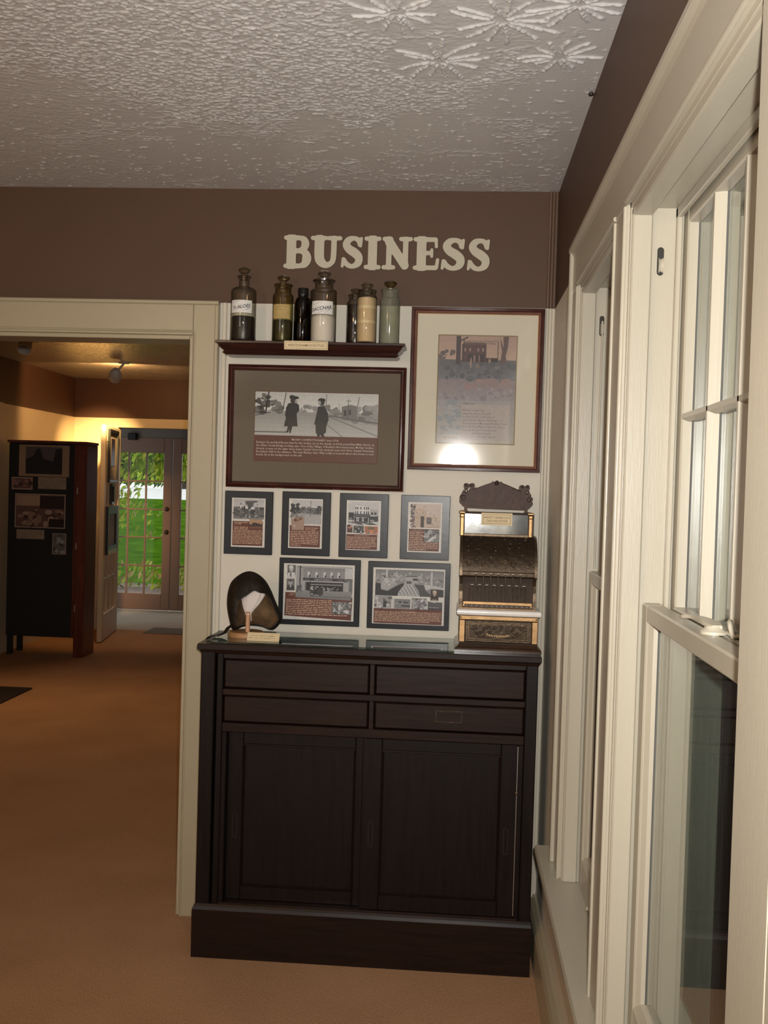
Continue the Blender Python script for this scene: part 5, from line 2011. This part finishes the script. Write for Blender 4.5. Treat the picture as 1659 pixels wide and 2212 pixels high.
A.words(385, 1050, 840, 1150, 2, TX, .5).words(375, 1200, 835, 1310, 2, TX).words(350, 1310, 1290, 1780, 10, TX, .95)
A.rect(870, 960, 1290, 1290, (.64, .52, .40)).poly([(870, 1100), (930, 1150), (980, 1080), (1050, 1060), (1290, 1120), (1290, 1200), (870, 1200)], (.22, .15, .12)).rect(870, 1195, 1290, 1290, (.38, .22, .16)).line(880, 1215, 1280, 1215, 8, (.62, .5, .4))
A.build('print', t)

t, A = plaque(-.589, -.420, 1.2805, 1.501, 'dark plaque with photo of trees along an open lot, top row second', (-.5645, -.4475, 1.306, 1.477))
A.vp(275, 275, 1360, 1860).rect(275, 275, 1360, 1860, WH)
A.grad(360, 310, 1330, 560, .70, .74, 3)
A.rect(345, 560, 1320, 780, .38)
A.blobs(350, 460, 600, 740, 34, 24, 60, [.13, .17, .22]).blobs(600, 540, 1120, 760, 60, 20, 50, [.28, .36, .42, .48]).blobs(1150, 510, 1310, 730, 26, 22, 50, [.2, .27, .32])
A.poly([(345, 770), (700, 740), (1320, 770), (1320, 1085), (345, 1085)], .58).poly([(820, 780), (1320, 800), (1320, 1085), (560, 1085)], .62)
A.blobs(360, 780, 780, 900, 18, 20, 50, [.42, .5]).line(975, 330, 960, 830, 16, .25)
A.rect(315, 1130, 1300, 1820, RB)
A.rect(375, 870, 775, 1280, (.60, .50, .44)).blobs(460, 880, 770, 980, 12, 22, 50, [(.38, .24, .18), (.5, .36, .28)]).rect(390, 875, 445, 930, (.74, .70, .62)).poly([(445, 1110), (490, 1130), (455, 1220)], (.80, .74, .68))
A.words(820, 1175, 1225, 1290, 2, TX, .85).words(345, 1300, 1250, 1790, 9, TX, .36)
A.build('print', t)

t, A = plaque(-.389, -.220, 1.2805, 1.501, 'dark plaque with photo of a tall pale corner building, top row third', (-.3645, -.2465, 1.306, 1.477))
A.vp(290, 270, 1380, 1860).rect(290, 270, 1380, 1860, WH)
A.rect(355, 310, 1325, 1045, .72)
A.poly([(555, 405), (830, 415), (1040, 455), (1030, 760), (540, 740)], .80).line(560, 408, 1040, 455, 12, .55).poly([(1040, 535), (1310, 560), (1300, 760), (1035, 760)], .64)
for wx in (583, 645, 745, 855, 930, 988):
    A.rect(wx - 18, 475, wx + 18, 560, .22)
    A.rect(wx - 18, 610, wx + 18, 700, .20)
A.rect(1070, 640, 1140, 715, .2).rect(1170, 640, 1245, 715, .2)
A.rect(355, 660, 530, 900, .14).rect(540, 700, 1040, 950, .14).rect(1040, 750, 1300, 950, .18).rect(520, 720, 1030, 770, .34).rect(540, 800, 960, 815, .62)
A.rect(610, 815, 690, 935, .72).rect(635, 840, 668, 900, .3).rect(785, 820, 850, 935, .70).rect(805, 840, 835, 900, .35).rect(1050, 740, 1250, 765, .7).rect(1040, 880, 1180, 905, .66).rect(370, 820, 480, 900, .42)
A.rect(345, 930, 1300, 1045, .30).poly([(345, 910), (500, 905), (560, 960), (345, 950)], .72).poly([(345, 970), (480, 985), (700, 1045), (345, 1045)], .70).poly([(760, 980), (1010, 1040), (860, 1045)], .74).poly([(1030, 935), (1300, 935), (1300, 1045), (1240, 1020)], .72)
A.line(495, 790, 500, 1010, 16, .12).line(1000, 810, 985, 1000, 22, .7)
A.rect(320, 1065, 495, 1305, (.34, .22, .20)).ell(400, 1130, 50, 60, (.70, .46, .36)).ell(375, 1085, 50, 36, .12).ell(470, 1090, 30, 50, (.66, .58, .54)).poly([(320, 1200), (400, 1170), (495, 1180), (495, 1305), (320, 1305)], (.30, .18, .17))
A.rect(525, 1072, 855, 1315, .32).blobs(530, 1080, 850, 1310, 26, 14, 40, [.16, .24, .42, .6]).poly([(640, 1150), (740, 1150), (760, 1300), (620, 1300)], .18).ell(695, 1170, 24, 26, .70).rect(740, 1255, 780, 1300, .78).rect(570, 1230, 620, 1280, .72)
A.rect(880, 1085, 1300, 1335, (.66, .42, .30)).rect(880, 1085, 975, 1230, (.64, .39, .27)).rect(1205, 1095, 1300, 1250, (.64, .39, .27)).rect(985, 1100, 1200, 1190, (.40, .34, .24)).poly([(1010, 1330), (1060, 1200), (1130, 1200), (1150, 1330)], (.76, .48, .34)).blobs(890, 1240, 1290, 1330, 12, 14, 36, [(.44, .42, .38), (.74, .66, .58)])
A.rect(305, 1350, 1290, 1835, RB)
A.text('FAR EAST RESTAURANT', 800, 1408, 34, TX, 'c', 480)
A.words(330, 1420, 1260, 1800, 8, TX, .78)
A.build('print', t)

t, A = plaque(-.1775, -.0095, 1.2800, 1.501, 'dark plaque with photo of a small white castle-like diner, top row far right', (-.1525, -.0365, 1.306, 1.477))
A.vp(290, 270, 1380, 1840).rect(290, 270, 1380, 1840, WH)
A.rect(375, 315, 1345, 1070, (.74, .68, .64))
A.blobs(380, 340, 500, 760, 40, 14, 44, [(.22, .21, .20), (.34, .30, .28), (.6, .55, .5)]).blobs(380, 700, 500, 1060, 24, 20, 44, [(.38, .32, .32), (.5, .42, .42)])
A.poly([(520, 480), (620, 440), (780, 455), (880, 520), (870, 1060), (500, 1060)], (.70, .63, .56)).poly([(870, 690), (1150, 700), (1330, 790), (1310, 1060), (820, 1060)], (.72, .65, .58)).line(520, 760, 860, 790, 22, (.62, .54, .46)).line(880, 730, 1150, 760, 16, (.60, .53, .48))
A.rect(700, 705, 810, 1060, (.24, .20, .16)).rect(890, 745, 1045, 935, (.30, .27, .26)).ell(965, 830, 40, 50, (.42, .42, .44)).rect(880, 940, 1120, 960, (.48, .42, .36))
for ex, ey in ((762, 600), (1000, 620), (575, 610), (545, 715), (830, 405), (1135, 660)):
    A.ell(ex, ey, 13, 18, (.42, .36, .32))
A.line(500, 1030, 560, 1065, 22, .16).line(840, 1055, 1310, 1020, 10, (.4, .33, .28)).rect(1175, 700, 1200, 890, (.6, .5, .54))
A.rect(330, 1105, 1310, 1800, RB).rect(330, 1075, 1330, 1105, WH)
A.text('WHITE CASTLE', 590, 1165, 30, TX, 'c', 280)
A.words(360, 1180, 805, 1520, 6, TX).words(345, 1520, 1275, 1780, 5, TX, .6)
A.rect(830, 1140, 1300, 1515, (.46, .46, .46)).blobs(840, 1150, 1290, 1500, 40, 18, 55, [.3, .4, .56, .64, .22]).poly([(940, 1480), (1100, 1330), (1230, 1350), (1000, 1510)], .76).ell(1000, 1200, 70, 60, .6)
A.build('print', t)

t, A = plaque(-.593, -.3105, 1.0405, 1.2715, 'wide dark plaque with photo of a pharmacy storefront, beside the leather cap', (-.5765, -.3305, 1.0590, 1.2525))
A.vp(135, 130, 1500, 1240).rect(135, 130, 1500, 1240, WH)
A.rect(375, 165, 1465, 800, .62)
A.rect(515, 200, 1315, 410, .52).rect(1315, 200, 1465, 420, .72).rect(380, 170, 515, 660, .60).line(515, 205, 1315, 215, 8, .38).line(515, 235, 1315, 245, 6, .42)
for wx in (622, 772, 928, 1065, 1200):
    A.rect(wx - 28, 285, wx + 28, 390, .76).rect(wx - 4, 345, wx + 26, 388, .22).rect(wx + 20, 285, wx + 28, 390, .3)
A.rect(510, 405, 1305, 460, .20).poly([(1305, 410), (1400, 395), (1400, 460), (1305, 480)], .34)
A.text('WENTZ PHARMACY', 905, 447, 26, .66, 'c', 470, bold=.02).words(545, 420, 635, 446, 1, .5).words(1190, 420, 1275, 446, 1, .5)
A.rect(510, 460, 1305, 482, .66).rect(560, 485, 1290, 655, .12).rect(1285, 470, 1305, 690, .6).rect(1375, 430, 1392, 695, .58).rect(1400, 400, 1465, 700, .4)
for i in range(26):
    A.rect(645 + i * 24, 518 + (i % 3) * 3, 657 + i * 24, 540 + (i % 3) * 3, .72)
A.blobs(660, 575, 1190, 645, 34, 8, 20, [.55, .68, .4])
A.rect(525, 490, 545, 650, .62).rect(550, 490, 575, 650, .4)
A.grad(375, 655, 1445, 830, .52, .44, 4)
A.line(455, 165, 452, 660, 22, .18).line(400, 195, 500, 200, 8, .2).line(655, 400, 645, 700, 12, .2)
A.blobs(385, 560, 510, 690, 20, 10, 26, [.2, .3, .4])
A.rect(660, 650, 905, 730, .24).ell(690, 725, 38, 38, .10).ell(690, 725, 22, 22, .6).ell(850, 722, 36, 36, .12).ell(850, 722, 18, 18, .34).rect(820, 590, 905, 660, .2).ell(760, 690, 34, 26, .14).line(640, 770, 1440, 770, 8, .26)
A.rect(205, 160, 365, 412, .36).ell(280, 235, 42, 56, .66).poly([(205, 410), (215, 320), (280, 295), (350, 310), (365, 410)], .76).rect(262, 305, 282, 395, .14).ell(275, 200, 44, 30, .78)
A.rect(195, 432, 352, 665, .40).ell(270, 505, 42, 54, .62).poly([(195, 660), (215, 570), (270, 550), (335, 575), (352, 660)], .22).poly([(255, 560), (290, 560), (272, 620)], .75).ell(268, 470, 44, 24, .3)
A.rect(175, 700, 375, 800, RB).poly([(175, 795), (375, 795), (1445, 828), (1445, 770), (1472, 770), (1455, 1225), (165, 1165)], RB)
A.text('WENTZ', 310, 735, 18, TX, 'c', bold=.01).text('PHARMACY', 300, 765, 18, TX, 'c', 120)
A.words(195, 825, 1075, 1110, 8, TX).words(190, 1110, 1370, 1150, 1, TX)
A.rect(1085, 860, 1445, 1105, .46).blobs(1090, 870, 1440, 1100, 60, 10, 30, [.25, .36, .6, .7]).poly([(1290, 1050), (1340, 1020), (1420, 1030), (1380, 1090)], .76).ell(1225, 980, 26, 60, .70)
A.build('print', t)

t, A = plaque(-.2845, -.0015, 1.0385, 1.2700, 'wide dark plaque with photo of a grocery interior, beside the cash register', (-.2660, -.0195, 1.0560, 1.2490))
A.vp(130, 140, 1505, 1240).rect(130, 140, 1505, 1240, WH)
A.rect(175, 175, 1485, 700, .50).grad(175, 175, 1485, 330, .44, .54, 3)
A.blobs(185, 250, 560, 420, 44, 10, 34, [.3, .42, .56, .62]).blobs(1080, 320, 1480, 480, 44, 10, 30, [.36, .48, .6])
A.rect(375, 180, 412, 320, .70).rect(568, 210, 588, 360, .68).rect(1048, 235, 1066, 400, .68).rect(1232, 200, 1270, 450, .70)
A.blobs(600, 270, 760, 400, 26, 10, 24, [.45, .58, .66]).blobs(980, 290, 1220, 420, 30, 10, 24, [.45, .58, .66])
A.poly([(175, 440), (280, 450), (300, 570), (420, 590), (600, 480), (700, 430), (740, 460), (620, 640), (600, 690), (175, 680)], .14)
A.poly([(910, 450), (1100, 460), (1140, 560), (1235, 640), (1240, 700), (1040, 690), (1000, 560)], .26).poly([(1300, 530), (1485, 540), (1485, 700), (1390, 700)], .18)
A.poly([(280, 450), (360, 340), (520, 340), (590, 460), (400, 590), (285, 560)], .62).blobs(330, 350, 560, 470, 30, 8, 22, [.7, .5, .78])
A.poly([(750, 290), (975, 290), (970, 410), (910, 440), (1000, 580), (1040, 690), (600, 690), (620, 610), (720, 470), (750, 380)], .62)
A.rect(755, 285, 975, 305, .3).rect(890, 335, 980, 375, .2).rect(770, 390, 870, 440, .3)
for r_ in range(7):
    for c_ in range(6 + r_):
        A.rect(830 - (6 + r_) * 17 + c_ * 34, 470 + r_ * 28, 830 - (6 + r_) * 17 + c_ * 34 + 18, 488 + r_ * 28, .36 if (r_ + c_) % 2 else .76)
        A.k -= .8
A.poly([(1110, 440), (1260, 460), (1480, 500), (1485, 540), (1250, 520), (1150, 560)], .70).poly([(830, 220), (850, 222), (838, 250), (822, 250)], .82)
A.rect(160, 685, 1485, 935, WH)
A.rect(165, 690, 495, 925, .55).blobs(175, 700, 490, 915, 26, 12, 36, [.36, .48, .68, .74]).poly([(335, 780), (405, 785), (395, 920), (335, 915)], .20).rect(210, 700, 230, 910, .74)
A.rect(550, 742, 858, 930, .46).rect(515, 742, 548, 930, .70).rect(640, 785, 680, 825, .18).rect(730, 790, 775, 828, .16).rect(790, 795, 820, 828, .2).rect(690, 860, 850, 890, .20).line(555, 832, 858, 845, 8, .62)
A.rect(880, 715, 1168, 945, .46).blobs(890, 730, 1160, 935, 30, 12, 34, [.24, .36, .6, .7]).rect(900, 750, 940, 930, .6).ell(1072, 770, 18, 18, .84)
A.rect(1190, 770, 1468, 960, .30).poly([(1190, 770), (1320, 800), (1360, 785), (1468, 790), (1468, 770)], .66).line(1200, 888, 1400, 890, 12, .56).rect(1190, 900, 1460, 950, .22)
A.rect(1238, 540, 1392, 750, (.22, .15, .12)).ell(1318, 605, 38, 50, (.66, .58, .52)).ell(1315, 575, 38, 24, (.72, .68, .62)).poly([(1262, 700), (1300, 640), (1350, 650), (1385, 700)], (.12, .10, .10)).poly([(1300, 645), (1330, 645), (1312, 680)], (.78, .74, .7)).words(1270, 722, 1355, 744, 1, TX)
A.rect(158, 935, 1465, 1228, RB)
A.text("PAUL'S FOOD SHOPPE", 810, 995, 24, TX, 'c', 250)
A.words(175, 985, 1445, 1195, 7, TX, .83)
A.build('print', t)

# ================================================================ THE FAR ROOM
hk = MB().lathe([(0, 0), (.006, .001), (.007, .006), (.003, .010), (0, .010)], .316, 2.63, ZC - .010, 10, caps=False).build('ceiling_hook', MT['leather_edge'], None, 50)
tag(hk, 'tiny brown knob where ceiling meets the window wall', 'hook')
# tall black display cupboard
bc = thing('display_cupboard', (-3.45, 8.6, 0), 'tall black display cupboard with photographs pinned to its front', 'cupboard')
b = MB()
b.box(-3.790, -3.195, 8.46, 8.72, .165, 1.815, .004)
b.build('body', MT['black_board'], bc)
MB().box(-3.80, -3.105, 8.44, 8.73, 1.815, 1.838, .004).build('top', MT['mahogany'], bc)
MB().box(-3.195, -3.108, 8.45, 8.72, .0, 1.815, .006).build('side_post', MT['mahogany'], bc)
for yy in (8.48, 8.68):
    MB().box(-3.788, -3.745, yy, yy + .04, 0, .165, .004).build('leg', MT['black_board'], bc)
MB().box(-3.215, -3.195, 8.452, 8.46, .165, 1.815, .002).build('door_edge', MT['mahogany'], bc)
for z in (1.42, .95, .42):
    MB().box(-3.190, -3.178, 8.444, 8.452, z - .03, z + .03, .002).build('hinge', MT['steel'], bc)


def pinned(name, x0, x1, z0, z1, label, draw, mat_=None, y=8.4595, cat='photograph'):
    t = thing(name, ((x0 + x1) / 2, y, z0), label, cat, 'photographs and cards on the black cupboard')
    MB().box(x0, x1, y - .004, y, z0, z1).build('card', mat_ or MT['photo_tan'], t)
    if draw:
        A = Art(x0, z0, x1, z1, y - .0042, .0002)
        draw(A)
        A.build('print', t)
    return t


TN = (.62, .52, .42)
pinned('mounted_photo', -3.700, -3.262, 1.533, 1.800, 'large dim photograph in a tan mount at the top of the black cupboard',
       lambda A: A.vp(145, 1085, 520, 1345).rect(145, 1085, 520, 1345, TN).rect(195, 1100, 468, 1325, (.36, .32, .32)).poly([(195, 1200), (250, 1180), (275, 1120), (300, 1110), (330, 1200), (400, 1220), (420, 1120), (468, 1110), (468, 1325), (195, 1325)], (.16, .15, .16)))
pinned('small_photo', -3.760, -3.578, 1.418, 1.523, 'small reddish photograph at the left of the black cupboard',
       lambda A: A.vp(0, 0, 100, 60).rect(0, 0, 100, 60, (.66, .56, .50)).rect(6, 6, 94, 54, (.42, .30, .28)).blobs(10, 10, 90, 50, 16, 5, 12, [(.56, .42, .38), (.28, .2, .2)]))
pinned('blank_card', -3.530, -3.285, 1.428, 1.529, 'plain tan card right of the small reddish photograph', None, cat='card')
pinned('wide_photo', -3.727, -3.287, 1.094, 1.384, 'wide white-bordered group photograph in the middle of the black cupboard',
       lambda A: A.vp(120, 225, 485, 495).rect(120, 225, 485, 495, (.66, .60, .54)).rect(127, 233, 478, 488, (.40, .30, .27)).rect(130, 236, 300, 320, (.66, .56, .48)).rect(300, 240, 478, 340, (.20, .14, .13)).blobs(150, 350, 470, 470, 34, 10, 28, [(.66, .56, .5), (.3, .22, .2), (.56, .46, .4)]).rect(370, 420, 478, 486, (.14, .1, .1)))
pinned('caption_card', -3.710, -3.467, .998, 1.078, 'tan caption card under the wide group photograph', None, cat='card')
pinned('portrait_photo', -3.394, -3.274, .874, 1.053, 'small upright photograph at the lower right of the black cupboard',
       lambda A: A.vp(0, 0, 60, 100).rect(0, 0, 60, 100, (.60, .56, .52)).rect(4, 4, 56, 96, (.42, .40, .40)).blobs(8, 10, 52, 90, 14, 5, 12, [.24, .34, .6]))
# casing on the far left wall
tr = struct_root('trim_5', (-3.85, 8.3, 0))
MB().box(-3.85, -3.828, 8.15, 8.43, 0, 2.15, .004).build('casing', MT['leaf_paint'], tr)


# pictures hung on the open leaf
def leaf_picture(name, s0, s1, z0, z1, label, fr_m, mat_m, bw, lip=False):
    u = Vector((math.cos(LA), math.sin(LA), 0))
    hinge = Vector((-3.385, 10.085, 0))
    nrm = Vector((-u.y, u.x, 0))
    mid = (s0 + s1) / 2
    loc = hinge + u * mid + nrm * .0235
    t = thing(name, (loc.x, loc.y, z0), label, 'picture frame')
    t.rotation_euler = (0, 0, LA + math.pi)
    ORG[t] = Vector((0, 0, 0))
    hw, h = (s1 - s0) / 2, z1 - z0
    m_ = MB()
    m_.frame_y(-hw, hw, 0, h, [(0, 0), (0, .02), (.004, .024), (bw - .004, .02), (bw, .010), (bw, .004)], 0)
    m_.build('frame', MT[fr_m], t)
    MB().box(-hw + .005, hw - .005, -.006, -.0005, .005, h - .005).build('mount', MT[mat_m], t)
    return t


pa = leaf_picture('hanging_picture', .25, .74, 1.495, 2.000, 'black-framed picture high on the open glazed door', 'black_frame', 'photo_tan', .032)
MB().box(-.10, .10, -.0075, -.0062, .16, .42).build('print', MT['cabinet_wood_h'], pa)
leaf_picture('narrow_picture', .44, .60, 1.285, 1.485, 'narrow dark picture between the two frames on the open door', 'black_frame', 'mat_taupe', .03)
pb = leaf_picture('hanging_picture', .22, .78, .815, 1.270, 'heavy black-sided frame low on the open glazed door', 'black_frame', 'photo_tan', .08)
MB().box(-.20, .20, -.030, -.022, .0, .035).build('bottom_ledge', MT['lamp_white'], pb)
ex = MB().box(-3.80, -3.70, 11.63, 11.70, 1.995, 2.075, .008).build('door_chime', MT['black_board'])
tag(ex, 'small black box on the wall above the glass doors', 'box')
rg_ = MB().box(-3.80, -2.98, 5.6, 7.12, 0.0005, .010, .003).build('floor_rug', MT['rug_dark'])
tag(rg_, 'dark rug on the far room carpet, cut by the picture edge', 'rug')
mt_ = MB().box(-3.05, -2.4, 9.95, 10.35, .0005, .006, .002).build('door_mat', MT['mat_taupe'])
tag(mt_, 'flat grey-brown mat at the sun room doorway', 'mat')


def track_lamp(loc, head, r, aim, label):
    t = thing('track_lamp', (loc[0], loc[1], ZC), label, 'lamp', 'white ceiling spot lamps in the far room')
    MB().lathe([(0, -.012), (.045, -.012), (.055, -.001), (.055, 0)], loc[0], loc[1], ZC, 20, caps=False).build('ceiling_plate', MT['lamp_white'], t, 40)
    MB().tube([(loc[0], loc[1], ZC - .01), ((loc[0] * .6 + head[0] * .4), (loc[1] * .6 + head[1] * .4), (ZC + head[2]) / 2 + .01), head], .010, 8).build('arm', MT['lamp_white'], t, 50)
    v = (Vector(aim) - Vector(head)).normalized()
    a = v.cross(Vector((0, 0, 1))).normalized()
    b_ = a.cross(v)
    Ls = []
    for rr, h in ((.012, -.072), (.6 * r, -.062), (.9 * r, -.035), (r, 0.), (r, .055), (.93 * r, .055), (.9 * r, .0)):
        Ls.append([Vector(head) + v * h + (a * math.cos(q) + b_ * math.sin(q)) * rr for q in np.linspace(0, 2 * math.pi, 21)[:-1]])
    m_ = MB()
    m_.loops(Ls, 0, True, False)
    m_.build('shade', MT['lamp_white'], t, 50)
    return t


AIM = (-3.60, 10.1, 1.72)
track_lamp((-2.877, 8.66, 0), (-2.935, 8.62, 2.428), .055, AIM, 'round white ceiling spot lamp nearer the glass doors')
light('spot_lamp_beam', 'SPOT', (-2.98, 8.78, 2.42), 480, (1.0, .64, .26), AIM, .03, None, 42, 1.0)
light('spot_lamp_spill', 'SPOT', (-2.95, 8.70, 2.44), 28, (1.0, .56, .22), (-3.1, 11.0, 2.25), .03, None, 172, .25)
track_lamp((-3.10, 7.36, 0), (-3.165, 7.30, 2.495), .050, (-3.0, 6.0, 1.0), 'white ceiling spot lamp partly hidden by the door head')
light('far_room_lamp', 'SPOT', (-3.05, 7.10, 2.40), 62, (1.0, .58, .26), (-2.2, 5.6, 0), .04, None, 125, 1.0)
